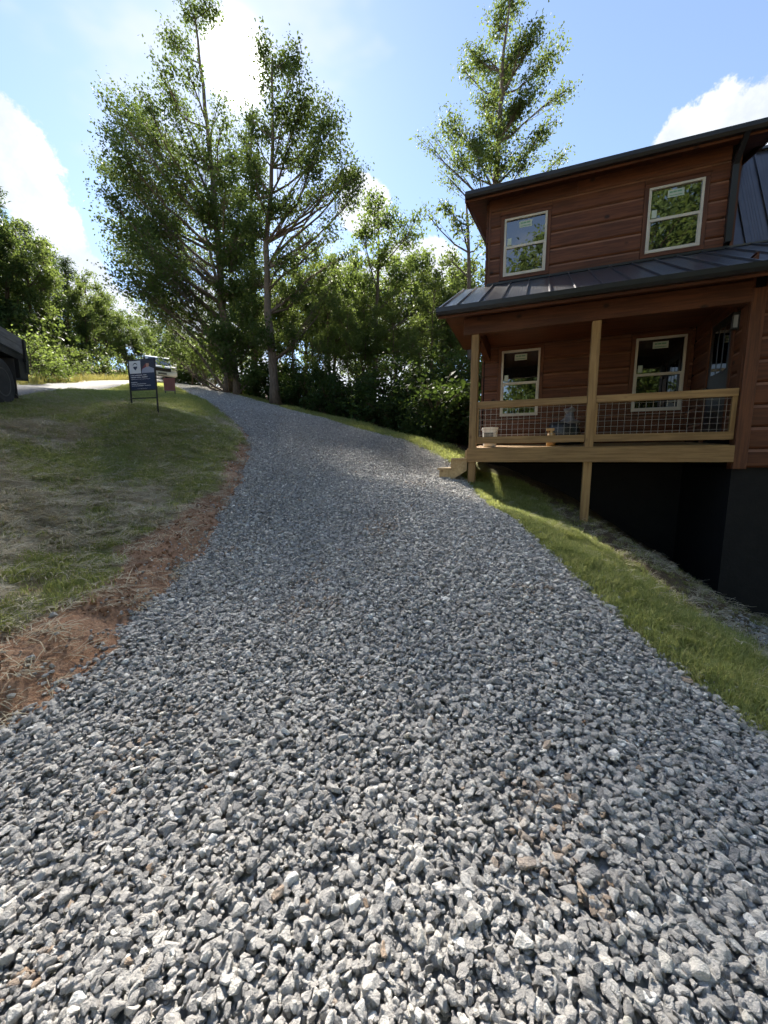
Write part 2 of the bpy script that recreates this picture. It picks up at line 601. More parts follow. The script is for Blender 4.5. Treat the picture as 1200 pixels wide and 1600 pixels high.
# bed of fines under the stones
m, t, b, out = new_mat('gravel_bed')
geo = t.new('ShaderNodeNewGeometry')
vo = t.new('ShaderNodeTexVoronoi')
t.l.new(geo.outputs['Position'], vo.inputs['Vector'])
vo.inputs['Scale'].default_value = 26
rr = t.new('ShaderNodeSeparateColor')
t.l.new(vo.outputs['Color'], rr.inputs[0])
patch = t.smooth(t.noise(geo.outputs['Position'], 1.6, 4, 0.6), 0.56, 0.68)
col = t.mix(rr.outputs[0], (0.19, 0.19, 0.19), (0.44, 0.435, 0.42))
col = t.mix(patch, col, (0.27, 0.16, 0.09))
t.l.new(col, b.inputs['Base Color'])
b.inputs['Roughness'].default_value = 0.9
bn = t.new('ShaderNodeBump')
bn.inputs['Strength'].default_value = 1.0
bn.inputs['Distance'].default_value = 0.03
bn.invert = True
t.l.new(vo.outputs['Distance'], bn.inputs['Height'])
t.l.new(bn.outputs[0], b.inputs['Normal'])
M['bedrock'] = m

# ------------------------------------------------------------------ the lie of the land
HA = R(-20.9)                                # cabin frame: x along its front, y into it
HO = np.array([1.76, 7.8, 0.0])
HE = np.array([math.cos(HA), math.sin(HA), 0])
HB = np.array([-math.sin(HA), math.cos(HA), 0])


def HL(x, y, z):
    return HO + HE * x + HB * y + np.array([0, 0, z])


left_edge = [np.array([-2.9, -3, -0.35]), np.array([-2.75, 0.6, 0.0]), Pz(-20, 1155, 0.08), Pz(100, 1078, .14), Pz(232, 962, .24), Pz(302, 880, .45), Pz(362, 792, .9),
             P(388, 725, 7.6), P(395, 698, 9.0), P(386, 675, 10.6), P(345, 642, 13.2), P(303, 619, 17), P(277, 606, 22), P(258, 600, 27)]
right_edge = [np.array([3.3, -3, -0.4]), np.array([2.9, 0.6, -0.03]), Pz(1215, 1180, .06), Pz(1050, 1042, .22), Pz(955, 960, .36), Pz(872, 880, .55), Pz(805, 815, .80),
              P(742, 765, 7.35), P(704, 715, 9.2), P(645, 692, 10.7), P(600, 680, 11.7), P(512, 655, 14.2), P(430, 634, 17.2), P(365, 616, 21), P(318, 604, 26)]
ctrl = [*left_edge, *right_edge]
ctrl += [np.array(q, float) for q in [
    (0, 0, 0), (0, -4, -.5), (0, -12, -1.4), (-5, -3, .6), (-8, -3, 1.9), (-9, -12, 1.2), (8, -4, -1.6), (9, -12, -2.4), (4, 0, -.45), (6.5, 2, -.95), (9, 4, -1.2), (12, 0, -1.9)]]
ctrl += [P(205, 634, 8.6), P(246, 641, 8.3), P(12, 633, 8.4), P(0, 655, 7.2), P(0, 760, 4.7), P(0, 900, 3.25), P(120, 700, 6.7), P(200, 770, 5.4), P(130, 860, 4.0), P(300, 700, 7.6), P(120, 960, 2.95),
         np.array([-7.2, 5.2, 2.55]), np.array([-7.6, 2.5, 2.5]), np.array([-10, 5, 2.9]), np.array([-9.5, 0, 2.6]), P(320, 660, 9.9), P(240, 618, 13.5)]
ctrl += [P(35, 624, 9.5), P(29, 604, 15), P(120, 611, 14), P(200, 601, 20), P(187, 595, 27), P(110, 599, 20), P(245, 598, 25), np.array([-13, 8, 4.0]), np.array([-13, 2, 3.8])]
ctrl += [P(60, 588, 22), P(150, 585, 32), P(20, 580, 24), P(230, 590, 36), np.array([-24, 14, 7.5]), np.array([-40, 30, 12]), np.array([-25, 45, 11]), np.array([0, 45, 7.0]), np.array([25, 45, 5]),
         np.array([45, 25, 1]), np.array([-40, -10, 6]), np.array([40, -20, -4]), np.array([0, -40, -3]), np.array([-30, -40, 2])]
ctrl += [HL(0, 0, 1.1), HL(2.09, 0, .49), HL(4.24, 0, -.74), HL(4.24, 2.28, -.7), HL(-.2, 2.28, 1.6), HL(2, 2.3, .75), HL(0, 7, 2.6), HL(4, 7, 1.3), HL(9, 0, -1.1), HL(9, 6, -.3), HL(3.2, 0, -.12),
         Pz(1170, 985, -.78), Pz(1235, 1040, -.62), HL(1.2, -.6, .62), HL(3.2, -1.2, -.12), HL(-1, 1.0, 1.42), HL(-.7, 3.5, 1.95)]
ctrl += [P(620, 672, 14), P(560, 655, 17), P(690, 690, 13), P(480, 632, 24), P(600, 640, 24), P(400, 612, 28), P(700, 665, 22)]
ctrl = np.array(ctrl)
SC = 10.0


def tps_fit(pts, lam=0.0015):
    xy = pts[:, :2] / SC
    n = len(xy)
    d2 = ((xy[:, None] - xy[None]) ** 2).sum(-1)
    K = 0.5 * d2 * np.log(d2 + 1e-12)
    K += lam * np.eye(n)
    Pm = np.hstack([np.ones((n, 1)), xy])
    A_ = np.zeros((n + 3, n + 3))
    A_[:n, :n] = K
    A_[:n, n:] = Pm
    A_[n:, :n] = Pm.T
    return np.linalg.solve(A_, np.concatenate([pts[:, 2], np.zeros(3)]))


_w = tps_fit(ctrl)


def height0(x, y):
    x = np.asarray(x, float)
    y = np.asarray(y, float)
    r = np.hypot(x, y - 5)
    k = np.where(r > 48, 48 / np.maximum(r, 1e-6), 1.0)
    xs, ys = x * k / SC, (5 + (y - 5) * k) / SC
    z = _w[-3] + _w[-2] * xs + _w[-1] * ys
    for i in range(len(ctrl)):
        d2 = (xs - ctrl[i, 0] / SC) ** 2 + (ys - ctrl[i, 1] / SC) ** 2
        z = z + _w[i] * 0.5 * d2 * np.log(d2 + 1e-12)
    return z


poly = np.array([q[:2] for q in left_edge] + [q[:2] for q in right_edge[::-1]])


def smooth_closed(pts_open, it=2):
    p = np.asarray(pts_open)
    for _ in range(it):
        q = [p[0]]
        for a, b_ in zip(p[:-1], p[1:]):
            q += [a * .75 + b_ * .25, a * .25 + b_ * .75]
        q.append(p[-1])
        p = np.array(q)
    return p


LE = smooth_closed(np.array(left_edge))
RE = smooth_closed(np.array(right_edge))
poly = np.vstack([LE[:, :2], RE[::-1, :2]])


def dist_line(x, y, ln):
    best = np.full(np.shape(x), 1e9)
    for a, b_ in zip(ln[:-1], ln[1:]):
        dx, dy = b_[0] - a[0], b_[1] - a[1]
        t_ = np.clip(((x - a[0]) * dx + (y - a[1]) * dy) / (dx * dx + dy * dy + 1e-12), 0, 1)
        best = np.minimum(best, np.hypot(x - a[0] - t_ * dx, y - a[1] - t_ * dy))
    return best


def inside(x, y, pg=None):
    pg = poly if pg is None else pg
    c = np.zeros(np.shape(x), bool)
    for a, b_ in zip(pg, np.roll(pg, -1, 0)):
        if a[1] == b_[1]:
            continue
        c ^= ((a[1] > y) != (b_[1] > y)) & (x < (b_[0] - a[0]) * (y - a[1]) / (b_[1] - a[1]) + a[0])
    return c


def sdist(x, y):
    """signed distance to the drive's edges, negative on the drive"""
    d = np.minimum(dist_line(x, y, LE[:, :2]), dist_line(x, y, RE[:, :2]))
    return np.where(inside(x, y), -d, d)


def bumps(x, y, sdv):
    """small relief of the lawn and the clay shoulder, none on the drive"""
    out_ = sstep(sdv, 0.0, 0.25)
    near = np.exp(-(np.hypot(x, y) / 16) ** 2)
    b_ = (fbm(x * 1.3, y * 1.3) - .5) * .16 + (fbm(x * 5, y * 5) - .5) * .10
    left = (x < 0) & (y < 12)
    lip = np.where(left, np.exp(-((sdv - .5) / .28) ** 2) * .05 - np.exp(-((sdv - .12) / .12) ** 2) * .05, 0)
    return (b_ * near * out_ + lip)


def height(x, y, sdv=None):
    x = np.asarray(x, float)
    y = np.asarray(y, float)
    if sdv is None:
        sdv = sdist(x, y)
    rut = np.where(sdv < 0, (fbm(x * .9 + 9, y * .5) - .5) * .09 + (fbm(x * 2.7, y * 2.7) - .5) * .035, 0) * sstep(-sdv, 0, .4)
    return height0(x, y) + bumps(x, y, sdv) + rut


def gz(x, y):
    return float(height(np.array([x]), np.array([y]))[0])


def zones(x, y, sdv):
    isleft = (x < np.interp(y, [-3, 9, 14, 20, 26], [0, -1, -3, -6, -11]))
    lawn = isleft & (y < 24)
    w = np.interp(y, [0, 2, 4, 6, 9, 12], [1.2, 1.05, .85, .5, .28, .15])
    edge_n = (fbm(x * 2.2, y * 2.2) - .5) * 1.1
    clay = np.where(lawn, sstep(sdv / w + edge_n, 1.0, .55), 0)
    lx = (x - HO[0]) * HE[0] + (y - HO[1]) * HE[1]
    ly = (x - HO[0]) * HB[0] + (y - HO[1]) * HB[1]
    slope = (~isleft) & (ly < 2.6) & (lx > -.5)
    s2 = sstep(sdv + (fbm(x * 1.5, y * 1.5) - .5) * 1.2, 1.1, 1.8)
    clay = np.where(slope, s2 * .55 * sstep(fbm(x * 1.9 + 4, y * 1.9), .4, .6), clay)
    g = fbm(x * .75 + 3, y * .75 + 1)
    green = np.where(lawn, sstep(g + np.interp(y, [0, 3, 5.5, 7, 9, 14], [-.16, -.05, .12, .26, .20, .14]), .44, .62) * (1 - clay), 0)
    green = np.where(slope, 1 - s2 * .75, green)
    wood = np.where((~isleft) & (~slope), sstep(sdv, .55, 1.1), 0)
    wood = np.where(slope, s2 * .8, wood)  # litter tone darkens the slope below the porch, standing in for shaded soil
    wood = np.where((x < -9) & (y > 6) & (dist_line(x, y, np.array([[-13.5, 8], [-17.5, 24], [-20, 34]])) < 2) & (y > 60), 1, wood)
    green = np.where((~isleft) & (~slope), sstep(sdv, 1.1, .55), green)
    return clay, green, wood, lawn, slope


def axis_coords(lo, hi, step, far, grow=1.22):
    a = list(np.arange(lo, hi + 1e-6, step))
    s_ = step
    while a[-1] < far:
        s_ *= grow
        a.append(a[-1] + s_)
    s_ = step
    while a[0] > -far:
        s_ *= grow
        a.insert(0, a[0] - s_)
    return np.array(a)


gx = axis_coords(-9, 7, 0.085, 700)
gy = axis_coords(0.4, 13, 0.085, 700)
X, Y = np.meshgrid(gx, gy)
xf, yf = X.ravel(), Y.ravel()
sdv = sdist(xf, yf)
zf = height(xf, yf, sdv) - .05 * sstep(-sdv, .0, .2)      # the bed is dug a little into the soil
nx, ny = len(gx), len(gy)
idx = np.arange(nx * ny).reshape(ny, nx)
quads = np.stack([idx[:-1, :-1], idx[:-1, 1:], idx[1:, 1:], idx[1:, :-1]], -1).reshape(-1, 4)
me = fast_mesh('ground', np.stack([xf, yf, zf], 1), quads)
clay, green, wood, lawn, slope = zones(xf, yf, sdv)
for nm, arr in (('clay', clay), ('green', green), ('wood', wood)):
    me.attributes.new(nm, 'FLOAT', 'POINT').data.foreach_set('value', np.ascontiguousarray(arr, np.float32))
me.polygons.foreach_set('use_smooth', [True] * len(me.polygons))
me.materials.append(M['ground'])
go = bpy.data.objects.new('ground', me)
C.objects.link(go)
tag(go, kind='structure')


def strip_sheet(name, A_, B_, mat, lift, nu, nv):
    def resample(q, n):
        s_ = np.concatenate([[0], np.cumsum(np.hypot(*np.diff(q[:, :2], axis=0).T))])
        u = np.linspace(0, s_[-1], n)
        return np.stack([np.interp(u, s_, q[:, 0]), np.interp(u, s_, q[:, 1])], 1)
    a, b_ = resample(A_, nu), resample(B_, nu)
    t_ = np.linspace(0, 1, nv)[None, :, None]
    g = a[:, None] * (1 - t_) + b_[:, None] * t_
    x, y = g[..., 0].ravel(), g[..., 1].ravel()
    z = height(x, y) + lift
    i = np.arange(nu * nv).reshape(nu, nv)
    q = np.stack([i[:-1, :-1], i[:-1, 1:], i[1:, 1:], i[1:, :-1]], -1).reshape(-1, 4)
    me_ = fast_mesh(name, np.stack([x, y, z], 1), q)
    me_.materials.append(mat)
    me_.polygons.foreach_set('use_smooth', [True] * len(me_.polygons))
    o = bpy.data.objects.new(name, me_)
    C.objects.link(o)
    return tag(o, kind='structure')


strip_sheet('driveway', LE, RE, M['bedrock'], -0.016, 300, 48)
road_r = smooth_closed(np.array([(-6.0, -4, 0), (-7.6, 4, 0), P(35, 624, 9.5), P(120, 612, 13.5), P(200, 601, 20), P(247, 597, 26), (-17.5, 36, 0), (-20, 50, 0)]), 2)
road_l = smooth_closed(np.array([(-12, -4, 0), (-13, 6, 0), P(29, 604, 15), P(110, 599, 20), P(187, 595, 27), (-21.5, 36, 0), (-25, 50, 0)]), 2)
strip_sheet('road', road_l, road_r, M['asphalt'], 0.03, 160, 16)


# ------------------------------------------------------------------ scatter helper (stuff only)
def scatter(name, protos, pts, rot, scl, mat=None, extra=None, index=None):
    n = len(pts)
    me_ = bpy.data.meshes.new(name)
    me_.vertices.add(n)
    me_.vertices.foreach_set('co', np.ascontiguousarray(pts, np.float32).ravel())
    if np.ndim(scl) == 1:
        scl = np.repeat(np.asarray(scl)[:, None], 3, 1)
    me_.attributes.new('rot', 'FLOAT_VECTOR', 'POINT').data.foreach_set('vector', np.ascontiguousarray(rot, np.float32).ravel())
    me_.attributes.new('scl', 'FLOAT_VECTOR', 'POINT').data.foreach_set('vector', np.ascontiguousarray(scl, np.float32).ravel())
    me_.attributes.new('pick', 'INT', 'POINT').data.foreach_set('value', np.ascontiguousarray(rng.integers(0, len(protos), n) if index is None else index, np.int32))
    for k, a in (extra or {}).items():
        me_.attributes.new(k, 'FLOAT', 'POINT').data.foreach_set('value', np.ascontiguousarray(a, np.float32))
    o = bpy.data.objects.new(name, me_)
    C.objects.link(o)
    col_ = bpy.data.collections.new(name + '_pieces')
    for i, pme in enumerate(protos):
        if mat and not pme.materials:
            pme.materials.append(mat)
        po = bpy.data.objects.new(f'{name}_piece_{i:02d}', pme)
        col_.objects.link(po)
    g = bpy.data.node_groups.new(name + '_scatter', 'GeometryNodeTree')
    g.interface.new_socket('Geometry', in_out='INPUT', socket_type='NodeSocketGeometry')
    g.interface.new_socket('Geometry', in_out='OUTPUT', socket_type='NodeSocketGeometry')
    gi, gp = g.nodes.new('NodeGroupInput'), g.nodes.new('NodeGroupOutput')
    ci = g.nodes.new('GeometryNodeCollectionInfo')
    ci.inputs['Collection'].default_value = col_
    ci.inputs['Separate Children'].default_value = True
    ci.inputs['Reset Children'].default_value = True
    iop = g.nodes.new('GeometryNodeInstanceOnPoints')
    iop.inputs['Pick Instance'].default_value = True

    def named(nm, typ):
        q = g.nodes.new('GeometryNodeInputNamedAttribute')
        q.data_type = typ
        q.inputs['Name'].default_value = nm
        return q.outputs['Attribute']
    e2r = g.nodes.new('FunctionNodeEulerToRotation')
    g.links.new(named('rot', 'FLOAT_VECTOR'), e2r.inputs[0])
    g.links.new(gi.outputs[0], iop.inputs['Points'])
    g.links.new(ci.outputs[0], iop.inputs['Instance'])
    g.links.new(named('pick', 'INT'), iop.inputs['Instance Index'])
    g.links.new(e2r.outputs[0], iop.inputs['Rotation'])
    g.links.new(named('scl', 'FLOAT_VECTOR'), iop.inputs['Scale'])
    g.links.new(iop.outputs[0], gp.inputs[0])
    o.modifiers.new('scatter', 'NODES').node_group = g
    return o


import bmesh


def stone_mesh(i):
    r = np.random.default_rng(100 + i)
    sh = np.array([1.0, r.uniform(.55, .95), r.uniform(.38, .75)])
    bm = bmesh.new()
    for _ in range(13):
        d = r.normal(size=3)
        d /= np.linalg.norm(d)
        d = np.sign(d) * np.abs(d) ** 0.75
        bm.verts.new(Vector(d * r.uniform(.78, 1.05) * sh * 0.5))
    bmesh.ops.convex_hull(bm, input=bm.verts)
    for v_ in [v_ for v_ in bm.verts if not v_.link_faces]:
        bm.verts.remove(v_)
    bmesh.ops.dissolve_limit(bm, angle_limit=0.35, verts=bm.verts, edges=bm.edges)
    bmesh.ops.bevel(bm, geom=list(bm.edges), offset=0.045, segments=1, affect='EDGES', clamp_overlap=True)
    bmesh.ops.triangulate(bm, faces=[f for f in bm.faces if len(f.verts) > 4])
    me_ = bpy.data.meshes.new(f'stone_{i}')
    bm.to_mesh(me_)
    bm.free()
    return me_


stones = [stone_mesh(i) for i in range(24)]


def lay_stones(name, xs, ys, sdv_, label):
    n = len(xs)
    z = height(xs, ys, sdv_)
    size = np.clip(rng.lognormal(math.log(.0285), .34, n), .011, .064)
    lift = rng.uniform(-.012, .020, n) + size * .14
    patch = sstep(fbm(xs * 1.6 + 31, ys * 1.6 + 7), .69, .76)
    rust = np.where(rng.random(n) < .012 + .26 * patch, rng.uniform(.2, .75, n), 0)
    keep = rng.random(n) > patch * .22
    rot = np.stack([rng.normal(0, .36, n), rng.normal(0, .36, n), rng.uniform(0, 6.283, n)], 1)
    tint = np.clip(rng.normal(.48, .24, n), 0, 1)
    pts = np.stack([xs, ys, z + lift], 1)
    o = scatter(name, stones, pts[keep], rot[keep], (size * 1.15)[keep], M['stone'], {'tint': tint[keep], 'rust': rust[keep]})
    return tag(o, label, 'gravel', kind='stuff')


# the drive: dense near, thinner far away
cand = []
for (y0, y1, dens) in ((-.6, 5, 5600), (5, 10, 3700), (10, 16, 2200), (16, 27.5, 1200)):
    seg = poly[(poly[:, 1] > y0 - 3) & (poly[:, 1] < y1 + 3)]
    x0, x1 = seg[:, 0].min() - .6, seg[:, 0].max() + .6
    n = int((x1 - x0) * (y1 - y0) * dens)
    cand.append(np.stack([rng.uniform(x0, x1, n), rng.uniform(y0, y1, n)], 1))
cand = np.vstack(cand)
sdc = sdist(cand[:, 0], cand[:, 1])
en = (fbm(cand[:, 0] * 3, cand[:, 1] * 3) - .5) * .35
pr = np.where(sdc + en < 0, 1, .55 * np.exp(-(sdc + en) / .05) + .022 * np.exp(-sdc / .35))
k = rng.random(len(cand)) < pr
lay_stones('gravel', cand[k, 0], cand[k, 1], sdc[k], 'loose grey crushed stone covering the curved drive')
# the patch of stone at the foot of the foundation
c2 = Pz(1225, 1010, -.75)
n = 9000
px_, py_ = rng.normal(c2[0] + .75, .42, n), rng.normal(c2[1] + .05, .38, n)
lxx = (px_ - HO[0]) * HE[0] + (py_ - HO[1]) * HE[1]
lyy = (px_ - HO[0]) * HB[0] + (py_ - HO[1]) * HB[1]
k = (lyy < -.02) & (sdist(px_, py_) > 2.2)
lay_stones('gravel', px_[k], py_[k], sdist(px_[k], py_[k]), 'shaded gravel patch at the foot of the black foundation')


# ------------------------------------------------------------------ grass, straw, weeds (stuff)
def blade_clump(name, n, rad, hmin, hmax, width, bend, seed, flat=False):
    r = np.random.default_rng(seed)
    vs, fs = [], []
    for _ in range(n):
        a, q = r.uniform(0, 6.283), rad * math.sqrt(r.random())
        bx, by = q * math.cos(a), q * math.sin(a)
        h = r.uniform(hmin, hmax)
        da = r.uniform(0, 6.283)
        dx, dy = math.cos(da), math.sin(da)
        sx, sy = -dy, dx
        b0 = len(vs)
        if flat:
            zz = r.uniform(.002, .03)
            tilt = r.uniform(-.15, .35)
            steps = ((0, 1), (.55, 1), (1, .6))
            for f, w in steps:
                x, y, z = bx + dx * h * f, by + dy * h * f, zz + h * f * tilt + (.012 if f == .55 else 0)
                vs += [(x - sx * width * w / 2, y - sy * width * w / 2, z), (x + sx * width * w / 2, y + sy * width * w / 2, z + width * .3)]
            fs += [(b0, b0 + 1, b0 + 3, b0 + 2), (b0 + 2, b0 + 3, b0 + 5, b0 + 4)]
        else:
            bd = r.uniform(.15, 1) * bend * h
            for f, w in ((0, 1), (.5, .8), (.82, .45)):
                x, y, z = bx + dx * bd * f * f, by + dy * bd * f * f, h * f * (1 - .25 * f * bend)
                vs += [(x - sx * width * w / 2, y - sy * width * w / 2, z), (x + sx * width * w / 2, y + sy * width * w / 2, z)]
            vs.append((bx + dx * bd, by + dy * bd, h * (1 - .35 * bend)))
            fs += [(b0, b0 + 1, b0 + 3, b0 + 2), (b0 + 2, b0 + 3, b0 + 5, b0 + 4), (b0 + 4, b0 + 5, b0 + 6)]
    me_ = bpy.data.meshes.new(name)
    me_.from_pydata(vs, [], fs)
    return me_


gshort = [blade_clump('grass_clump', 26, .085, .03, .085, .0055, .9, 10 + i) for i in range(6)]
gtall = [blade_clump('grass_clump_tall', 28, .08, .03, .10, .0050, .95, 30 + i) for i in range(6)]
straws = [blade_clump('straw_clump', 15, .10, .05, .20, .0045, .3, 50 + i, True) for i in range(6)]
weeds = [blade_clump('weed_clump', 22, .22, .25, .75, .02, .7, 70 + i) for i in range(5)]


def ground_scatter(name, protos, x, y, smin, smax, mat, label, cat, tilt=.12):
    n = len(x)
    z = height(x, y) - .004
    rot = np.stack([rng.normal(0, tilt, n), rng.normal(0, tilt, n), rng.uniform(0, 6.283, n)], 1)
    return tag(scatter(name, protos, np.stack([x, y, z], 1), rot, rng.uniform(smin, smax, n), mat), label, cat, kind='stuff')


def unif(n, x0, x1, y0, y1):
    return rng.uniform(x0, x1, n), rng.uniform(y0, y1, n)


# left lawn
x, y = unif(120000, -9.5, -.4, 1.2, 12)
w_ = np.clip(1.25 - y / 14, .25, 1)
k = (rng.random(len(x)) < w_) & (-x < y * 1.12 + .6)
x, y = x[k], y[k]
s_ = sdist(x, y)
cl, gr, wd, lw, sl = zones(x, y, s_)
onroad = dist_line(x, y, road_r[:, :2])
ok = lw & (s_ > .06) & ~inside(x, y, np.vstack([road_r[:, :2], road_l[::-1, :2]]))
gn = fbm(x * 3 + 2, y * 3)
kg = ok & (rng.random(len(x)) < (.07 + .93 * gr) * (1 - cl) * (.35 + gn))
ground_scatter('grass', gshort, x[kg], y[kg], .6, 1.25, M['grass'], 'patchy green lawn grass on the bank beside the drive', 'grass')
kt = ok & (rng.random(len(x)) < .02 * (1 - cl))
ks = ok & (rng.random(len(x)) < (.42 * (1 - gr * .6) + .03) * (1 - cl * .86) * sstep(gn, .2, .55) * 1.1)
ground_scatter('straw', straws, x[ks], y[ks], .55, 1.25, M['straw'], 'pale dry straw strewn over the lawn bank', 'straw')
x, y = unif(26000, -14, -2.5, 11, 24)
s_ = sdist(x, y)
_, gr, _, lw, _ = zones(x, y, s_)
k = lw & (s_ > .1) & ~inside(x, y, np.vstack([road_r[:, :2], road_l[::-1, :2]])) & (x > -16)
ground_scatter('grass', gshort, x[k], y[k], .9, 1.6, M['grass'], 'far lawn grass by the signs and the road', 'grass')
# right-hand bank
x, y = unif(70000, .5, 7, 1.2, 8.6)
s_ = sdist(x, y)
cl, gr, wd, lw, sl = zones(x, y, s_)
lyy = (x - HO[0]) * HB[0] + (y - HO[1]) * HB[1]
far = sstep(s_ + (fbm(x * 2, y * 2) - .5) * .8, .9, 1.7)
k = sl & (s_ > .03) & (lyy < 1.2) & (rng.random(len(x)) < (1 - far * .97) * (.35 + .9 * fbm(x * 2.5 + 8, y * 2.5)))
ground_scatter('grass', gtall, x[k], y[k], .55, 1.15, M['grass'], 'long green grass on the slope below the porch', 'grass', .2)
k = sl & (s_ > .3) & (lyy < .6) & (np.hypot(x - c2[0] - .5, (y - c2[1] - .15) * 1.3) > 1.0) & (rng.random(len(x)) < .012 + far * .008)
ground_scatter('straw', straws, x[k], y[k], .5, 1.2, M['straw'], 'dry straw on the shaded slope below the porch', 'straw')
# strip between drive and woods
x, y = unif(16000, -6, 2.6, 9, 18)
s_ = sdist(x, y)
cl, gr, wd, lw, sl = zones(x, y, s_)
k = (~lw) & (~sl) & (s_ > .03) & (s_ < 1.1) & (x > -4.5)
ground_scatter('grass', gshort, x[k], y[k], .9, 1.7, M['grass'], 'sunlit strip of grass between drive and woods', 'grass')
# weeds along the far side of the road
bx, by = unif(9000, -30, -11, 8, 40)
dl = dist_line(bx, by, road_l[:, :2])
k = (~inside(bx, by, np.vstack([road_r[:, :2], road_l[::-1, :2]]))) & (dl < 2.6) & (bx < np.interp(by, road_l[:, 1], road_l[:, 0]))
ground_scatter('weeds', weeds, bx[k], by[k], .35, .85, M['drygrass'], 'tall yellow weeds along the far side of the road', 'weeds')
# clods of broken clay along the shoulder
x, y = unif(30000, -5, 0, .8, 9)
s_ = sdist(x, y)
cl, gr, wd, lw, sl = zones(x, y, s_)
k = lw & (s_ > .02) & (rng.random(len(x)) < cl * .55 * sstep(fbm(x * 4, y * 4), .4, .6))
clods = [m_.copy() for m_ in stones[:8]]
for m_ in clods:
    m_.materials.clear()
M['clod'] = pm('clay_clod', (0.30, 0.165, 0.10), (0.20, 0.11, 0.065), scale=3, rough=0.95, bump=0.5, spec=0.1, rnd=.25)
n = int(k.sum())
xs_, ys_ = x[k], y[k]
tag(scatter('clay_clods', clods, np.stack([xs_, ys_, height(xs_, ys_)], 1), rng.uniform(0, 6.28, (n, 3)), np.clip(rng.lognormal(math.log(.028), .5, n), .01, .09), M['clod']),
    'crumbs of red clay along the edge of the drive', 'clay', kind='stuff')
# ------------------------------------------------------------------ the cabin
cabin = empty('log_cabin', tuple(HO), HA)
tag(cabin, 'two-storey red-brown timber cabin with dark metal roofs and a railed front porch', 'cabin')

PL = 0.345          # plank pitch
WY = 2.28           # wall plane behind the porch


def plank(parent, x0, x1, z0, z1, y, th=.045, mat='cedar', axis='x', face=-1):
    """one siding plank: flat face, bevelled upper lip; axis y gives planks on a wall that runs into depth"""
    g = .004
    lip = min(.05, (z1 - z0) * .35)
    low = min(.035, (z1 - z0) * .25)
    prof = [(y, z0 + g), (y + face * (th - .024), z0 + g), (y + face * th, z0 + low), (y + face * th, z1 - lip), (y + face * (th - .026), z1 - g), (y, z1 - g)]
    o = MB().prism(prof, x0 + .002, x1 - .002, axis).build('siding_plank', M[mat], parent, centre=True)
    o.data.materials.append(M['cedar_lit_edge'])
    o.data.polygons[5].material_index = 1  # upper lip gets the painted-light tone
    return o


def clad(parent, x0, x1, z0, z1, y, holes=(), axis='x', face=-1, mat='cedar', first=None, joints=True):
    r = random.Random(int(x0 * 100 + z0 * 10 + y * 7))
    z = z0
    while z < z1 - .02:
        zt = min(z + PL, z1)
        if z == z0 and first:
            zt = z0 + first
        cuts = [x0, x1]
        hs = [h for h in holes if h[2] < zt and h[3] > z]
        for h in hs:
            cuts += [h[0], h[1]]
        if joints and r.random() < .7:
            c = r.uniform(x0 + .8, x1 - .8) if x1 - x0 > 2.4 else None
            if c and all(not (h[0] - .15 < c < h[1] + .15) for h in hs):
                cuts.append(c)
        cuts = sorted(cuts)
        for a, b_ in zip(cuts[:-1], cuts[1:]):
            if b_ - a < .03:
                continue
            mid = (a + b_) / 2
            h = next((h for h in hs if h[0] - 1e-6 < mid < h[1] + 1e-6), None)
            th = .045 + r.uniform(-.002, .002)
            if h is None:
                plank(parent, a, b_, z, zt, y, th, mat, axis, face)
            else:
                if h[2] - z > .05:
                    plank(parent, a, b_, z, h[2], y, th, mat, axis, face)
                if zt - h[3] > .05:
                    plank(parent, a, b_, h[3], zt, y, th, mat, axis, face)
        z = zt


win_rects = [(.29, 1.215, 5.91, 7.165), (3.16, 4.105, 5.905, 7.165), (.34, 1.21, 2.67, 4.215), (3.14, 4.06, 2.66, 4.205)]
TR = .085
holes_up = [(a - TR, b_ + TR, c - TR, d + TR) for a, b_, c, d in win_rects[:2]]
holes_lo = [(a - TR, b_ + TR, c - TR, d + TR) for a, b_, c, d in win_rects[2:]]

# walls (backing) with their planks
wu = MB().box(-.06, 4.62, WY, 8.2, 5.55, 7.85).build('wall', M['dark'], cabin)
clad(wu, -.06, 4.50, 5.79, 7.74, WY, holes_up, first=.22)
MB().box(-.075, -.02, WY - .055, WY + .02, 5.8, 7.72).build('corner_board', M['cedar_v'], cabin)
wl = MB().box(-.06, 4.25, WY, 8.2, 1.5, 5.5).build('wall', M['dark'], cabin)
clad(wl, -.06, 4.20, 1.97, 4.75, WY, holes_lo, first=.28)
ws = MB().box(4.25, 9.2, .05, 8.2, 1.46, 4.56).build('wall', M['dark'], cabin)
door = (.56, 1.44, 1.98, 4.07)
clad(ws, .06, WY - .05, 1.97, 4.75, 4.25, [(door[0] - .09, door[1] + .09, 1.9, door[3] + .09)], axis='y', face=-1, mat='cedar_y', joints=False)
clad(ws, 4.37, 9.2, 1.46, 4.55, .05, (), first=.30)
cl_ = MB().box(-.06, 0.0, WY + .06, 8.2, 1.62, 7.70)
# the side away from the drive
wside = MB().box(-.10, -.062, WY + .06, 8.2, 1.62, 7.7).build('wall', M['dark'], cabin)
clad(wside, WY + .06, 8.2, 1.62, 7.66, -.10, (), axis='y', face=-1, mat='cedar_y')
MB().box(4.19, 4.37, -.02, .05, 1.44, 4.20).build('corner_board', M['cedar_v'], cabin, bevel=.006)
MB().box(4.19, 4.245, .055, .20, 1.44, 4.20).build('corner_board', M['cedar_v'], cabin, bevel=.006)

# foundation
fd = MB().box(4.22, 9.2, .08, 8.2, -2.4, 1.455)
fd.box(-.05, 4.215, WY + .02, 8.2, -2.0, 1.495)
fd.build('foundation', M['found'], cabin)


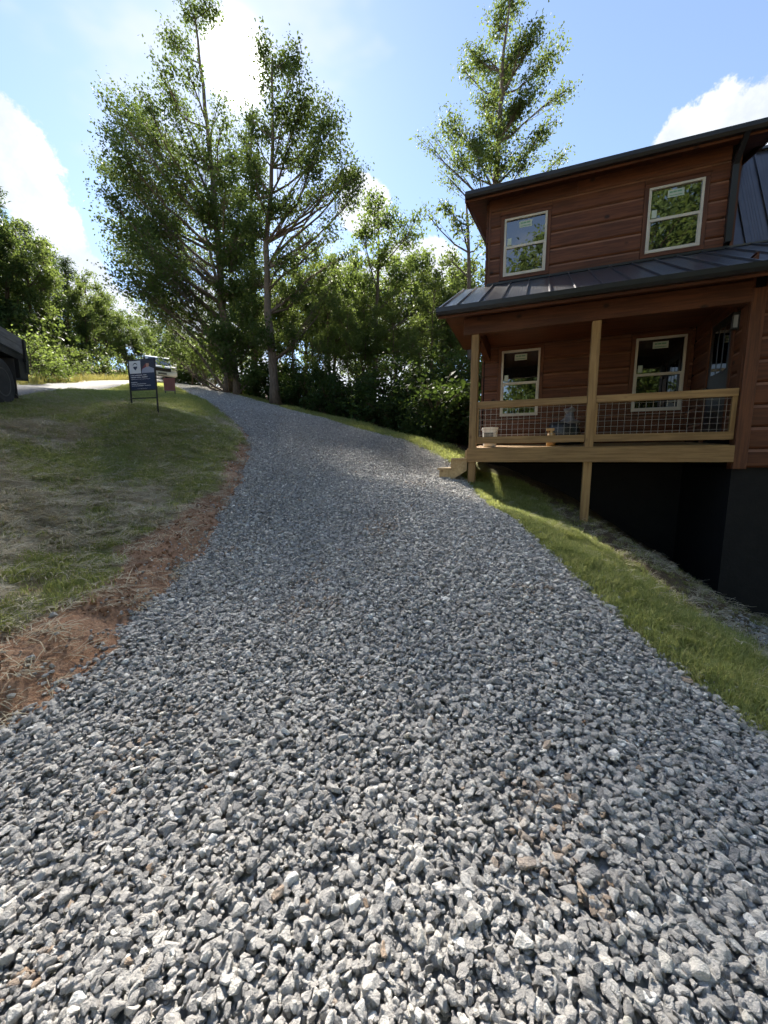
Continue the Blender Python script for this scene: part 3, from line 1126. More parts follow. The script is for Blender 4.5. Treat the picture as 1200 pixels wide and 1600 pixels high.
def window(r, y):
    x0, x1, z0, z1 = r
    w = empty('window', (0, 0, 0), 0, cabin)
    t_ = .06
    # stained casing boards round the opening
    c = .08
    MB().box(x0 - c, x1 + c, y - .06, y - .002, z0 - c, z0 - .001).build('casing', M['cedar'], w, centre=True, bevel=.004)
    MB().box(x0 - c, x1 + c, y - .062, y - .002, z1 + .001, z1 + c).build('casing', M['cedar'], w, centre=True, bevel=.004)
    MB().box(x0 - c, x0 - .001, y - .058, y - .002, z0, z1).build('casing', M['cedar_v'], w, centre=True, bevel=.004)
    MB().box(x1 + .001, x1 + c, y - .058, y - .002, z0, z1).build('casing', M['cedar_v'], w, centre=True, bevel=.004)
    MB().box(x0 - c - .02, x1 + c + .02, y - .075, y - .003, z1 + c + .001, z1 + c + .018).build('drip_cap', M['cedar'], w, centre=True)
    f = .045
    fr = MB()
    fr.box(x0, x1, y - .068, y - .001, z0, z0 + f).box(x0, x1, y - .068, y - .001, z1 - f, z1)
    fr.box(x0, x0 + f, y - .0675, y - .001, z0 + f, z1 - f).box(x1 - f, x1, y - .0675, y - .001, z0 + f, z1 - f)
    fr.build('frame', M['vinyl'], w, centre=True, bevel=.004)
    zm = (z0 + z1) / 2
    MB().box(x0 + f, x1 - f, y - .062, y - .001, zm - .026, zm + .03).build('meeting_rail', M['vinyl'], w, centre=True, bevel=.004)
    s2 = MB()
    s2.box(x0 + f, x1 - f, y - .05, y - .001, z0 + f, z0 + f + .022).box(x0 + f, x0 + f + .022, y - .0495, y - .001, z0 + f + .022, zm - .026)
    s2.box(x1 - f - .022, x1 - f, y - .0495, y - .001, z0 + f + .022, zm - .026)
    s2.build('sash', M['vinyl'], w, centre=True)
    MB().box(x0 + f, x1 - f, y - .030, y - .004, zm + .03, z1 - f).build('pane', M['glass'], w, centre=True)
    MB().box(x0 + f + .022, x1 - f - .022, y - .036, y - .004, z0 + f + .022, zm - .026).build('pane', M['glass'], w, centre=True)
    xm = (x0 + x1) / 2
    yp = y - .0325
    MB().box(xm - .14, xm + .14, yp, yp + .002, z1 - f - .19, z1 - f - .05).build('sticker', M['sticker'], w, centre=True)
    st = MB()
    for kx, kw in ((-.11, .05), (-.05, .06), (.02, .08)):
        st.box(xm + kx, xm + kx + kw, yp - .002, yp - .0005, z1 - f - .11, z1 - f - .08)
    st.box(xm - .11, xm + .11, yp - .002, yp - .0005, z1 - f - .165, z1 - f - .15)
    st.build('sticker_print', M['sticker_ink'], w, centre=True)
    MB().box(x0 + f + .03, x0 + f + .12, yp, yp + .002, zm + .06, zm + .21).build('sticker', M['sticker'], w, centre=True)
    MB().lathe([(.03, 0), (.03, .002)], 12, (y - .0385, 0, 0), 'x')
    return w


for i, r_ in enumerate(win_rects):
    window(r_, WY)

# door on the porch's end wall, seen edge on
dr = empty('door', (0, 0, 0), 0, cabin)
MB().box(4.215, 4.249, door[0], door[1], door[2], door[3]).build('leaf', M['black'], dr, centre=True)
cs_ = MB().box(4.195, 4.249, door[0] - .085, door[0] - .001, door[2] - .05, door[3] + .085).box(4.195, 4.249, door[1] + .001, door[1] + .085, door[2] - .05, door[3] + .085)
cs_.box(4.194, 4.249, door[0], door[1], door[3] + .001, door[3] + .085)
cs_.build('casing', M['cedar_v'], dr, centre=True)
for k_ in range(3):
    ya = door[0] + .12 + k_ * .22
    MB().box(4.208, 4.2145, ya, ya + .17, 3.15, 3.92).build('pane', M['glass'], dr, centre=True)
MB().tube([(4.214, door[1] - .08, 2.93), (4.15, door[1] - .08, 2.93), (4.15, door[1] - .2, 2.93)], .011, 8).build('handle', M['black'], dr)

# porch lantern by the door
lt = MB().box(4.10, 4.20, .33, .42, 3.72, 3.74).box(4.12, 4.195, .34, .41, 3.94, 3.98).box(4.19, 4.204, .34, .41, 3.70, 4.0)
for yy in (.34, .402):
    lt.box(4.112, 4.12, yy, yy + .008, 3.74, 3.94)
lm = lt.build('porch_lamp', M['black'], cabin)
MB().box(4.122, 4.185, .352, .398, 3.742, 3.938).build('lamp_glass', M['lens'], lm)


# ---- roofs: a slab, raised panels between seams
def seam_roof(name, x0, x1, ya, za, yb, zb, pitch, th=.05, mat='roof', start=.0):
    n = np.array([0, -(zb - za), (yb - ya)])
    n = n / np.linalg.norm(n)
    def pt(x, f, h):
        return (x, ya + (yb - ya) * f + n[1] * h, za + (zb - za) * f + n[2] * h)
    def slab(a, b_, h0, h1, f0=0., f1=1.):
        v = [pt(a, f0, h0), pt(b_, f0, h0), pt(b_, f1, h0), pt(a, f1, h0), pt(a, f0, h1), pt(b_, f0, h1), pt(b_, f1, h1), pt(a, f1, h1)]
        return MB().add(v, [(0, 3, 2, 1), (4, 5, 6, 7), (0, 1, 5, 4), (1, 2, 6, 5), (2, 3, 7, 6), (3, 0, 4, 7)])
    roof = slab(x0 + .02, x1 - .02, -th, -.004).build(name, M['cedar'], cabin)
    x = x0 + start
    edges = [x0]
    while x < x1 - .05:
        if x > x0 + .05:
            edges.append(x)
        x += pitch
    edges.append(x1)
    for a, b_ in zip(edges[:-1], edges[1:]):
        slab(a + .001, b_ - .001, -.003, .004 + random.uniform(0, .002)).build('roof_panel', M[mat], roof)
        w_ = b_ - a
        if w_ > .3:
            for q in (.27, .4, .5, .6, .73):     # striations pressed into the pan
                slab(a + w_ * q - .006, a + w_ * q + .006, .004, .0075, .004, .996).build('striation', M[mat], roof)
    for a in edges:
        slab(a - .012, a + .012, .002, .04).build('roof_seam', M[mat], roof)
    return roof


pr_ = seam_roof('roof', -.62, 9.2, -.45, 4.36, WY - .05, 5.755, .405, start=.30)
dn = seam_roof('roof', -.58, 5.12, 1.88, 7.68, 8.4, 9.35, .405, start=.1)
mr = seam_roof('roof', 4.64, 9.2, WY + .06, 5.76, 3.62, 8.22, .405, start=.28)
MB().bar((4.64, 3.62, 8.24), (9.2, 3.62, 8.24), .16, .05).build('ridge_cap', M['roof'], cabin)
MB().bar((4.55, WY - .02, 5.785), (9.2, WY - .02, 5.785), .10, .035).build('flashing', M['roof'], cabin)
MB().bar((-.08, WY - .085, 5.765), (4.56, WY - .085, 5.765), .07, .05).build('flashing', M['gutter'], cabin)

# gutters and fascias
gp_ = [(-.47, 4.24), (-.56, 4.235), (-.60, 4.28), (-.60, 4.355), (-.585, 4.355), (-.585, 4.285), (-.55, 4.25), (-.48, 4.255), (-.48, 4.35), (-.47, 4.35)]
MB().prism(gp_, -.64, 4.16, 'x').build('gutter', M['gutter'], cabin)
gp2 = [(y - .035, z + .035) for y, z in gp_]
MB().prism(gp2, 4.17, 9.3, 'x').build('gutter', M['gutter'], cabin)
MB().box(-.62, 9.2, -.465, -.43, 4.20, 4.33).build('fascia', M['cedar'], cabin)
g2 = [(y + 2.32, z + 3.30) for y, z in gp_]
MB().prism(g2, -.56, 5.10, 'x').build('gutter', M['gutter'], cabin)
MB().box(-.56, 5.10, 1.855, 1.885, 7.50, 7.64).build('fascia', M['cedar'], cabin)
# dormer soffit and rake boards
sf = MB().add([(-.55, 1.89, 7.56), (5.09, 1.89, 7.56), (5.09, 2.6, 7.72), (-.55, 2.6, 7.72), (-.55, 1.89, 7.58), (5.09, 1.89, 7.58), (5.09, 2.6, 7.74), (-.55, 2.6, 7.74)],
              [(0, 3, 2, 1), (4, 5, 6, 7), (0, 1, 5, 4), (1, 2, 6, 5), (2, 3, 7, 6), (3, 0, 4, 7)])
sf.build('soffit', M['cedar'], cabin)
for xr in (-.575, 5.10):
    MB().bar((xr, 1.86, 7.60), (xr, 8.3, 9.25), .03, .17).build('rake_board', M['cedar_y'], cabin)
for xr in (-.61,):
    MB().bar((xr, -.44, 4.30), (xr, WY, 5.69), .03, .14).build('rake_board', M['cedar_y'], cabin)
# porch soffit
MB().box(-.58, 4.2, -.42, WY - .06, 4.335, 4.35).build('porch_ceiling', M['cedar'], cabin, loc=(0, 0, 0))
# downspout at the dormer's outer corner, with its elbow to the gutter
ds = MB().box(4.50, 4.60, WY - .13, WY - .045, 5.86, 7.30)
ds.bar((4.55, WY - .09, 7.27), (4.55, 1.80, 7.57), .10, .085, (1, 0, 0))
ds.build('downspout', M['gutter'], cabin)
MB().box(4.605, 4.66, WY - .055, WY + .05, 5.80, 7.72).build('corner_board', M['cedar_v'], cabin)

# ---- porch timber
def post(x, y, z0, z1, s=.14):
    return MB().box(x - s / 2, x + s / 2, y - s / 2, y + s / 2, z0, z1).build('porch_post', M['pine_v'], cabin, centre=True, bevel=.006)


post(0.005, .072, .8, 3.995)
post(2.09, .072, .25, 3.995)
MB().box(-.22, 4.19, -.02, .12, 4.0, 4.31).build('beam', M['cedar'], cabin, centre=True, bevel=.006)
MB().box(-.07, .07, .125, WY - .05, 4.02, 4.31).build('beam', M['cedar_y'], cabin, centre=True, bevel=.006)
MB().bar((0, .14, 3.52), (0, .62, 4.0), .09, .09).build('brace', M['cedar_y'], cabin)
MB().box(-.09, 4.185, -.045, -.002, 1.55, 1.822).build('rim_joist', M['pine'], cabin, centre=True, bevel=.005)
MB().box(-.09, -.05, .146, WY - .02, 1.55, 1.80).build('rim_joist', M['pine_y'], cabin, centre=True, bevel=.005)
for xj in np.arange(.45, 4.1, .45):
    MB().box(xj - .02, xj + .02, .005, WY - .03, 1.56, 1.79).build('joist', M['pine_y'], cabin)
deck = empty('deck', (0, 0, 0), 0, cabin)
ny_ = 16
for i in range(ny_):
    y0 = .005 + i * .141
    z0 = 1.832 + i * .0095
    yy = [(y0, z0 - .028), (y0 + .136, z0 - .019), (y0 + .136, z0 + .0085), (y0, z0)]
    MB().prism(yy, -.06 if i else .08, 4.185 if i else 2.015, 'x').build('deck_board', M['pine'], deck, centre=True)

# railings: rails, end posts and a grid of wire between the rails
for (xa, xb) in ((.078, 2.018), (2.162, 4.18)):
    rl = empty('railing', (0, 0, 0), 0, cabin)
    MB().box(xa, xb, .02, .11, 2.60, 2.725).build('top_rail', M['pine'], rl, centre=True, bevel=.005)
    MB().box(xa, xb, .03, .10, 1.915, 2.045).build('bottom_rail', M['pine'], rl, centre=True, bevel=.005)
    for xe in ([xa + .012] if xa < 1 else [xa + .012, xb - .055]):
        wd_ = .022 if xe < 4 else .055
        MB().box(xe - .012, xe + wd_, .035, .095, 2.046, 2.599).build('rail_stile', M['pine_v'], rl, centre=True, bevel=.003)
    x = xa + .06
    while x < xb - .05:
        MB().tube([(x + random.uniform(-.003, .003), .065, 2.035), (x + random.uniform(-.003, .003), .065, 2.61)], .0027, 5, False).build('wire', M['wire'], rl)
        x += .102
    z = 2.085
    while z < 2.60:
        MB().tube([(xa, .0715, z), ((xa + xb) / 2, .0715, z + random.uniform(-.004, .004)), (xb, .0715, z)], .0027, 5, False).build('wire', M['wire'], rl)
        z += .098

# steps down to the drive at the porch's end
stp = empty('steps', (0, 0, 0), 0, cabin)
for (xa, xb, zt) in ((-.415, -.095, 1.632), (-.70, -.385, 1.43)):
    MB().box(xa, xb, .02, 1.25, zt - .04, zt).build('tread', M['pine_y'], stp, centre=True, bevel=.004)
    MB().box(xb - .045, xb - .005, .06, 1.22, zt + .001, zt + .16).build('riser', M['pine_y'], stp, centre=True)
for yy in (.045, 1.19):
    pr2 = [(-.095, 1.59), (-.395, 1.59), (-.395, 1.389), (-.66, 1.389), (-.66, 1.19), (-.45, 1.14), (-.095, 1.38)]
    MB().prism(pr2, yy, yy + .04, 'y').build('stringer', M['pine_y'], stp, centre=True)

# ---- things standing on the porch
def on_porch(x, y):
    return tuple(HL(x, y, 1.834 + max(0, y) * .067))


bk = empty('bucket', on_porch(.30, .45), HA)
tag(bk, 'white plastic bucket on the porch boards by the corner post', 'bucket')
MB().lathe([(.115, 0), (.13, .02), (.155, .36), (.165, .365), (.165, .39), (.150, .39), (.145, .37), (.12, .05), (.0, .045)], 20).build('pail', M['plastic'], bk, smooth=False)
hd = [(0.165 * math.cos(a), -.04 - .1 * math.sin(a), .37 - .12 * math.sin(a)) for a in np.linspace(0, math.pi, 12)]
MB().tube(hd, .004, 5).build('handle', M['wire'], bk)
MB().box(-.11, .08, -.162, -.158, .14, .28).build('label_patch', M['rim'], bk)
jb = empty('bottle', on_porch(1.47, .42), HA)
tag(jb, 'small tan bottle with a trigger top on the porch boards', 'bottle')
MB().lathe([(.075, 0), (.085, .02), (.085, .19), (.06, .25), (.03, .27), (.03, .30)], 16).build('bottle_body', M['tan'], jb, smooth=True)
MB().box(-.10, .05, -.02, .02, .295, .345).box(-.07, -.05, -.012, .012, .22, .30).build('trigger_head', M['tan'], jb, bevel=.006)
tb = empty('trash_bag', on_porch(1.78, 1.3), HA)
tag(tb, 'bulky black bag topped with crumpled clear film on the porch', 'bag')
r = np.random.default_rng(5)
prof = [(.24, 0), (.34, .06), (.37, .2), (.33, .34), (.26, .44), (.12, .52), (.04, .56)]
mb = MB().lathe(prof, 18)
mb.v = [(x * (1 + .16 * math.sin(7 * x + 9 * z) + .07 * math.sin(23 * y)), y * (.8 + .14 * math.sin(8 * y + 5 * z)), z + .03 * math.sin(15 * x + 11 * y)) for x, y, z in mb.v]
mb.build('sack', M['tarp'], tb, smooth=True)
mb = MB().lathe([(.16, .42), (.18, .47), (.13, .55), (.07, .66), (.10, .74), (.03, .78)], 14)
mb.v = [(x * (1 + .3 * math.sin(19 * z + 9 * y)) + .06, y * (1 + .3 * math.sin(17 * z)), z + .02 * math.sin(40 * x)) for x, y, z in mb.v]
mb.build('film', M['film'], tb)


# ------------------------------------------------------------------ trees
def bez(a, b_, c, n):
    t_ = np.linspace(0, 1, n)[:, None]
    return (1 - t_) ** 2 * a + 2 * t_ * (1 - t_) * b_ + t_ ** 2 * c


def leaf_quads(cen, size, r, up=.55, slim=.62):
    n = len(cen)
    nrm = r.normal(size=(n, 3)) * .75
    nrm[:, 2] += up
    nrm /= np.linalg.norm(nrm, axis=1)[:, None]
    a = r.normal(size=(n, 3))
    a[:, 2] -= .45
    a -= (a * nrm).sum(1)[:, None] * nrm
    a /= np.linalg.norm(a, axis=1)[:, None] + 1e-9
    b_ = np.cross(nrm, a)
    L = size[:, None]
    W = L * slim * .5
    fold = nrm * L * .10
    v = np.stack([cen, cen + a * L * .45 + b_ * W + fold, cen + a * L, cen + a * L * .45 - b_ * W + fold], 1).reshape(-1, 3)
    q = np.arange(4 * n).reshape(n, 4)
    return v, q


def grow(name, base, trunk, blobs, leaf='leafA', bark='bark', seed=1, lsize=.12, per=14, dens=1.0, tw_spread=.15, slim=.62, r0=None, droop=0.0):
    """a tree: trunk points [(xyz, radius)] and leaf masses [(xyz, radius)] all relative to base.
    limbs run from the trunk into each mass, twigs fan out inside it and carry the leaves"""
    r = np.random.default_rng(seed)
    root = empty(name, tuple(base))
    tp = np.array([p for p, _ in trunk], float)
    tr_ = np.array([q for _, q in trunk], float)
    s_ = np.concatenate([[0], np.cumsum(np.linalg.norm(np.diff(tp, axis=0), axis=1))])
    u = np.linspace(0, s_[-1], max(8, int(s_[-1] / .9)))
    tp = np.stack([np.interp(u, s_, tp[:, k]) for k in range(3)], 1)
    tr_ = np.interp(u, s_, tr_)
    for _ in range(2):
        tp[1:-1] = tp[1:-1] * .5 + (tp[:-2] + tp[2:]) * .25
    tp[1:-1, :2] += r.normal(0, .035, (len(tp) - 2, 2))
    tm = MB()
    flare = tr_.copy()
    flare[0] *= 1.45
    tm.tube(tp, flare, 9)
    lm_ = MB()
    cl_, sz_ = [], []
    for (c, rad) in blobs:
        c = np.array(c, float)
        hd_ = np.hypot(*(tp[:, :2] - c[:2]).T)
        want = c[2] - .75 * hd_ - .25 * rad
        j = int(np.argmin(np.abs(tp[:, 2] - want) + .15 * hd_))
        a = tp[j]
        ln = np.linalg.norm(c - a)
        ra = min(tr_[j] * .55, .016 + .011 * ln + .012 * rad)
        mid = (a + c) / 2 + np.array([0, 0, -.10 * ln]) + r.normal(0, .085 * ln, 3)
        nb = max(4, int(ln / .7))
        lim = bez(a, mid, c, nb)
        lim[1:-1] += r.normal(0, .03 * min(ln, 2), (nb - 2, 3))
        lm_.tube(lim, np.linspace(ra, .012, nb), 5, False)
        nt = max(5, int(dens * 26 * (rad ** 1.7)))
        for _ in range(nt):
            d = r.normal(size=3)
            d /= np.linalg.norm(d)
            e_ = c + d * rad * (r.random() ** .45) * np.array([1, 1, .85])
            f = lim[int((.35 + .65 * r.random()) * (nb - 1))]
            m_ = (f + e_) / 2 + r.normal(0, .12 * rad, 3) - np.array([0, 0, droop * rad])
            tw = bez(f, m_, e_, 4)
            if r.random() < .55:
                lm_.tube(tw, [.014, .010, .007, .004], 3, False)
            k = r.poisson(per)
            if k == 0:
                continue
            tt = .55 + .5 * r.random(k)
            q = (1 - tt)[:, None] ** 2 * f + 2 * (tt * (1 - tt))[:, None] * m_ + (tt ** 2)[:, None] * e_
            cl_.append(q + r.normal(0, tw_spread, (k, 3)) * np.array([1, 1, .7]))
            sz_.append(lsize * r.uniform(.6, 1.3, k))
    tm.build('trunk', M[bark], root, smooth=True)
    lm_.build('limbs', M[bark], root, smooth=True)
    v, q = leaf_quads(np.vstack(cl_), np.concatenate(sz_), r, slim=slim)
    me_ = fast_mesh('crown', v, q)
    me_.materials.append(M[leaf])
    o = bpy.data.objects.new('crown', me_)
    C.objects.link(o)
    o.parent = root
    return root


def base_at(px, d, sink=.08):
    u = (px - 600) / 600
    x = u * d
    for _ in range(3):
        x = u * (d * math.cos(PITCH) - (gz(x, d) - EYE) * math.sin(PITCH))
    return np.array([x, d, gz(x, d) - sink])


def px_tree(name, px, d, trunk_px, blobs_px, r0, r1, **kw):
    b_ = base_at(px, d)
    r = np.random.default_rng(kw.get('seed', 1) + 500)
    tk = [((0, 0, 0), r0)]
    n = len(trunk_px)
    for i, (x, y, dd) in enumerate(trunk_px):
        tk.append((P(x, y, d + dd) - b_, r0 + (r1 - r0) * (i + 1) / n))
    bl = []
    for q in blobs_px:
        x, y, rad = q[:3]
        dd = q[3] if len(q) > 3 else r.uniform(-1, 1) * kw.get('deep', 2.2)
        c = P(x, y, d + dd)
        dist_ = np.linalg.norm(c - np.array([0, 0, EYE]))
        ang = 1 / math.hypot(1, (x - 600) / 600, (800 - y) / 600)
        bl.append((c - b_, rad / 600 * dist_ * ang))
    kw.pop('deep', None)
    return grow(name, b_, tk, bl, **kw)


bigA = px_tree('oak_tree', 358, 22, [(352, 540, 0), (345, 450, .3), (338, 350, .3), (330, 230, .2), (315, 120, 0), (305, 30, 0)],
    [(200, 165, 42), (178, 205, 30), (185, 260, 42), (235, 225, 55), (205, 335, 58), (270, 300, 60), (240, 400, 62), (195, 430, 42), (300, 400, 60), (330, 330, 55), (280, 480, 58),
     (235, 490, 42), (340, 470, 50), (295, 205, 48), (262, 150, 34), (335, 255, 42), (268, 60, 28), (300, 22, 32), (335, 8, 22), (252, 95, 22), (290, 100, 28), (355, 300, 38), (378, 400, 42),
     (300, 550, 42), (350, 550, 40), (215, 385, 50), (260, 535, 36), (170, 300, 26), (185, 380, 30), (225, 285, 45), (250, 350, 50), (375, 340, 30), (392, 330, 28), (365, 385, 38), (398, 420, 32), (360, 500, 36), (350, 190, 24), (375, 240, 28), (350, 265, 32), (382, 300, 28), (392, 375, 30), (382, 455, 36), (345, 150, 15), (410, 470, 30), (400, 520, 34), (180, 230, 36), (210, 270, 40), (190, 350, 40), (220, 430, 44), (245, 470, 40), (215, 190, 34), (235, 330, 44), (255, 400, 44), (270, 440, 44), (160, 250, 22), (265, 260, 40), (175, 160, 22), (230, 150, 26)],
    .25, .04, leaf='leafA', seed=11, lsize=.135, per=27, dens=1.1, deep=3.0, tw_spread=.17)
tag(bigA, 'tallest dense dark oak left of the sun, its crown spreading over the drive', 'tree')

bigB = px_tree('oak_tree', 431, 18, [(424, 560, 0), (418, 480, 0), (416, 400, .2), (422, 300, .2), (428, 200, 0), (425, 90, 0)],
    [(408, 70, 24), (445, 100, 34), (478, 140, 30), (440, 165, 34), (470, 195, 36), (446, 236, 22), (415, 205, 24), (518, 180, 26), (500, 235, 32), (540, 258, 26), (500, 300, 22), (462, 310, 30), (425, 320, 28),
     (562, 268, 15), (475, 365, 22), (545, 312, 15), (410, 130, 18), (470, 90, 22), (392, 240, 20), (398, 300, 24), (398, 350, 24), (388, 180, 12), (400, 262, 22), (396, 205, 16), (530, 225, 24), (555, 300, 20), (548, 270, 22), (515, 205, 24), (482, 250, 26), (520, 280, 24), (572, 272, 12), (520, 350, 22), (490, 430, 26), (545, 395, 18), (495, 175, 30), (445, 400, 30), (400, 440, 34), (460, 455, 34), (410, 520, 34), (515, 450, 24), (392, 350, 26), (385, 260, 22), (470, 520, 28)],
    .21, .03, leaf='leafA', seed=12, lsize=.125, per=29, dens=1.35, deep=1.6)
tag(bigB, 'slender straight-trunked oak at the drive edge just right of the sun', 'tree')

multi = px_tree('oak_tree', 372, 21, [(365, 560, .4), (345, 470, .8), (330, 400, 1.0), (310, 320, 1.2)],
    [(318, 310, 26), (345, 385, 28), (360, 450, 32), (385, 480, 34), (330, 520, 36), (380, 540, 34), (400, 575, 24)],
    .19, .03, leaf='leafA', seed=13, lsize=.19, per=17, dens=1.2)
tag(multi, 'leaning companion trunk with forked stems beside the tallest oak', 'tree')

treeC = px_tree('oak_tree', 398, 26, [(398, 540, 0), (396, 440, 0), (393, 340, 0), (392, 250, 0), (394, 180, 0)],
    [(394, 172, 16), (384, 215, 24), (402, 250, 28), (372, 300, 32), (412, 325, 28), (388, 375, 34), (422, 425, 28), (376, 450, 34), (408, 500, 30), (350, 345, 24), (440, 480, 26), (362, 400, 28)],
    .20, .03, leaf='leafA', seed=18, lsize=.15, per=24, dens=1.0)
tag(treeC, 'oak standing back between the tallest oak and the slender one', 'tree')

treeR = px_tree('oak_tree', 757, 20, [(768, 450, 0), (772, 330, 0), (777, 240, 0), (783, 140, 0), (790, 60, 0), (797, 0, 0)],
    [(800, 12, 26), (775, 40, 26), (825, 55, 26), (858, 88, 30), (752, 95, 28), (790, 110, 28), (728, 72, 13), (828, 140, 30), (885, 140, 18), (722, 108, 15), (770, 165, 24), (700, 195, 28), (735, 205, 28), (668, 218, 18),
     (800, 200, 26), (850, 200, 26), (718, 250, 24), (790, 250, 28), (880, 240, 14), (698, 275, 14), (830, 245, 20), (845, 30, 14), (770, 205, 24), (755, 150, 24), (812, 165, 24), (765, 235, 24), (742, 245, 22), (805, 75, 22), (780, 130, 20)],
    .22, .03, leaf='leafB', seed=14, lsize=.135, per=36, dens=1.3, deep=1.8, slim=.5)
tag(treeR, 'tall airy tree rising behind the cabin roof into blue sky', 'tree')
treeS = px_tree('oak_tree', 737, 17.5, [(735, 600, 0), (733, 500, 0), (731, 420, 0), (734, 345, 0), (728, 310, 0)],
    [(690, 318, 22), (720, 350, 24), (700, 398, 20), (742, 415, 20), (752, 380, 16), (668, 335, 11), (745, 335, 14), (755, 450, 16), (715, 450, 16)],
    .15, .03, leaf='leafB', seed=15, lsize=.16, per=16, dens=1.2, deep=1.0, slim=.5)
tag(treeS, 'thin grey-trunked tree close behind the corner of the porch roof', 'tree')
treeM = px_tree('maple_tree', 582, 22, [(585, 560, 0), (589, 480, 0), (592, 400, 0), (590, 320, 0)],
    [(588, 308, 22), (612, 345, 30), (570, 350, 26), (592, 395, 34), (640, 368, 26), (558, 425, 30), (632, 425, 30), (600, 470, 34), (548, 495, 32), (655, 400, 20), (665, 465, 26), (580, 540, 32), (640, 520, 28), (655, 330, 12)],
    .17, .03, leaf='leafC', seed=16, lsize=.145, per=30, dens=1.2)
tag(treeM, 'mid-height maple with dark forked trunk midway between sun and cabin', 'tree')


def auto_tree(name, h, cr, cb, seed, leaf, nb=20, lsize=.155, per=22, dens=1.15, shape='round', r0=.14, **kw):
    r = np.random.default_rng(seed)
    tk = [((0, 0, 0), r0)]
    for f in (.25, .5, .75, .97):
        tk.append(((r.normal(0, .02 * h), r.normal(0, .02 * h), h * f), r0 * (1 - f * .85)))
    bl = []
    for i in range(nb):
        f = cb + (1 - cb) * (i + .5) / nb
        if shape == 'cone':
            w = cr * (1 - (f - cb) / (1 - cb)) ** .8 + .15
        else:
            g_ = (f - cb) / (1 - cb)
            w = cr * math.sin(math.pi * (.12 + .84 * g_)) ** .7
        a = i * 2.4 + r.uniform(-.5, .5)
        q = w * (.45 + .35 * r.random())
        bl.append(((q * math.cos(a), q * math.sin(a), h * f), max(.45, w * r.uniform(.34, .55))))
    return grow(name, (0, 0, 0), tk, bl, leaf=leaf, bark='bark2', seed=seed, lsize=lsize, per=per, dens=dens, **kw)


protos = {
    'round1': auto_tree('broadleaf_tree', 9, 2.6, .28, 21, 'leafC', 22),
    'round2': auto_tree('broadleaf_tree', 9, 2.2, .38, 22, 'leafB', 18, dens=1.2),
    'round3': auto_tree('broadleaf_tree', 9, 3.0, .22, 23, 'leafC', 24, lsize=.17),
    'thin': auto_tree('broadleaf_tree', 9, 1.6, .42, 24, 'leafB', 16, dens=1.3, r0=.075),
    'pine': auto_tree('pine_tree', 9, 2.0, .16, 25, 'needle', 30, lsize=.22, per=26, dens=1.3, shape='cone', slim=.22),
    'shrub1': auto_tree('shrub', 2.2, 1.35, .12, 26, 'leafC', 11, lsize=.13, per=11, dens=1.5, r0=.035),
    'shrub2': auto_tree('shrub', 2.6, 1.2, .10, 27, 'leafB', 12, lsize=.12, per=11, dens=1.5, r0=.03),
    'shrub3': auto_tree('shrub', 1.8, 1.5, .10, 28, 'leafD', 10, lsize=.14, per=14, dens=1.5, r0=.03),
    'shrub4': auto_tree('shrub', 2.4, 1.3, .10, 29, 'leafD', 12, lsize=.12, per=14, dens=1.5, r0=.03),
}
used = set()
PH = {'shrub1': 2.2, 'shrub2': 2.6, 'shrub3': 1.8, 'shrub4': 2.4}


def plant(kind, px, d, h, label, cat, group=None, wide=1.0, xy=None):
    o = protos[kind]
    if kind in used:
        o = copy_tree(o)
    used.add(kind)
    for a in ('label', 'category', 'group'):
        if a in o:
            del o[a]
    if xy is None:
        b_ = base_at(px, d, .1)
    else:
        b_ = np.array([xy[0], xy[1], gz(*xy) - .1])
    o.location = tuple(b_)
    s_ = h / PH.get(kind, 9.0)
    o.scale = (s_ * wide, s_ * wide, s_)
    o.rotation_euler = (0, 0, random.uniform(0, 6.28))
    return tag(o, label, cat, group)


def top_h(px, py, d):
    return float(P(px, py, d)[2] - base_at(px, d)[2])


# bank of trees beyond the road, tops falling towards the gap
row = [('pine', -40, 215, 20), ('pine', 18, 285, 21), ('round2', 55, 350, 22), ('pine', 88, 375, 24), ('pine', 120, 405, 27), ('pine', 60, 350, 27), ('round2', 148, 425, 30), ('round1', 172, 455, 33), ('round3', 198, 485, 36),
       ('round2', 225, 495, 40), ('thin', 30, 340, 26), ('round3', 250, 505, 46), ('pine', 100, 400, 31), ('pine', -10, 300, 25), ('round1', -80, 210, 19), ('pine', 270, 500, 50), ('round3', 160, 470, 40), ('round1', 285, 500, 44), ('thin', 140, 440, 27),
       ('round3', 300, 520, 38), ('round1', 262, 535, 40), ('round3', 325, 520, 42)]
for i, (k_, px, py, d) in enumerate(row):
    plant(k_, px, d, top_h(px, py, d), ('pine' if k_ == 'pine' else 'leafy tree') + ' beyond the road ' + ('above the dump truck' if px < 45 else 'right of the dump truck' if px < 130 else 'left of the sale sign' if px < 200 else 'behind the pickup and the sale sign') + (', in the front row' if d < 29 else ', in the back row'), 'tree', 'trees beyond the road', wide=.95)
for i, (px, d, h) in enumerate([(52, 17.5, 2.2), (75, 19, 1.6), (100, 21.5, 2.0), (20, 18, 2.0), (125, 24, 1.9), (150, 27, 2.2), (175, 30, 2.2), (200, 34, 2.4), (225, 37, 2.5), (60, 21, 3.2), (135, 29, 3.2)]):
    plant(('shrub2', 'shrub1')[i % 2], px, d, h, ('low bush ' if h < 2.1 else 'tall bush ' if h > 3 else 'rounded bush ') + 'in the weeds beyond the road, ' + ('near the dump truck' if px < 90 else 'midway to the sale sign' if px < 160 else 'behind the sale sign'), 'bush', 'bushes beyond the road', wide=1.1)

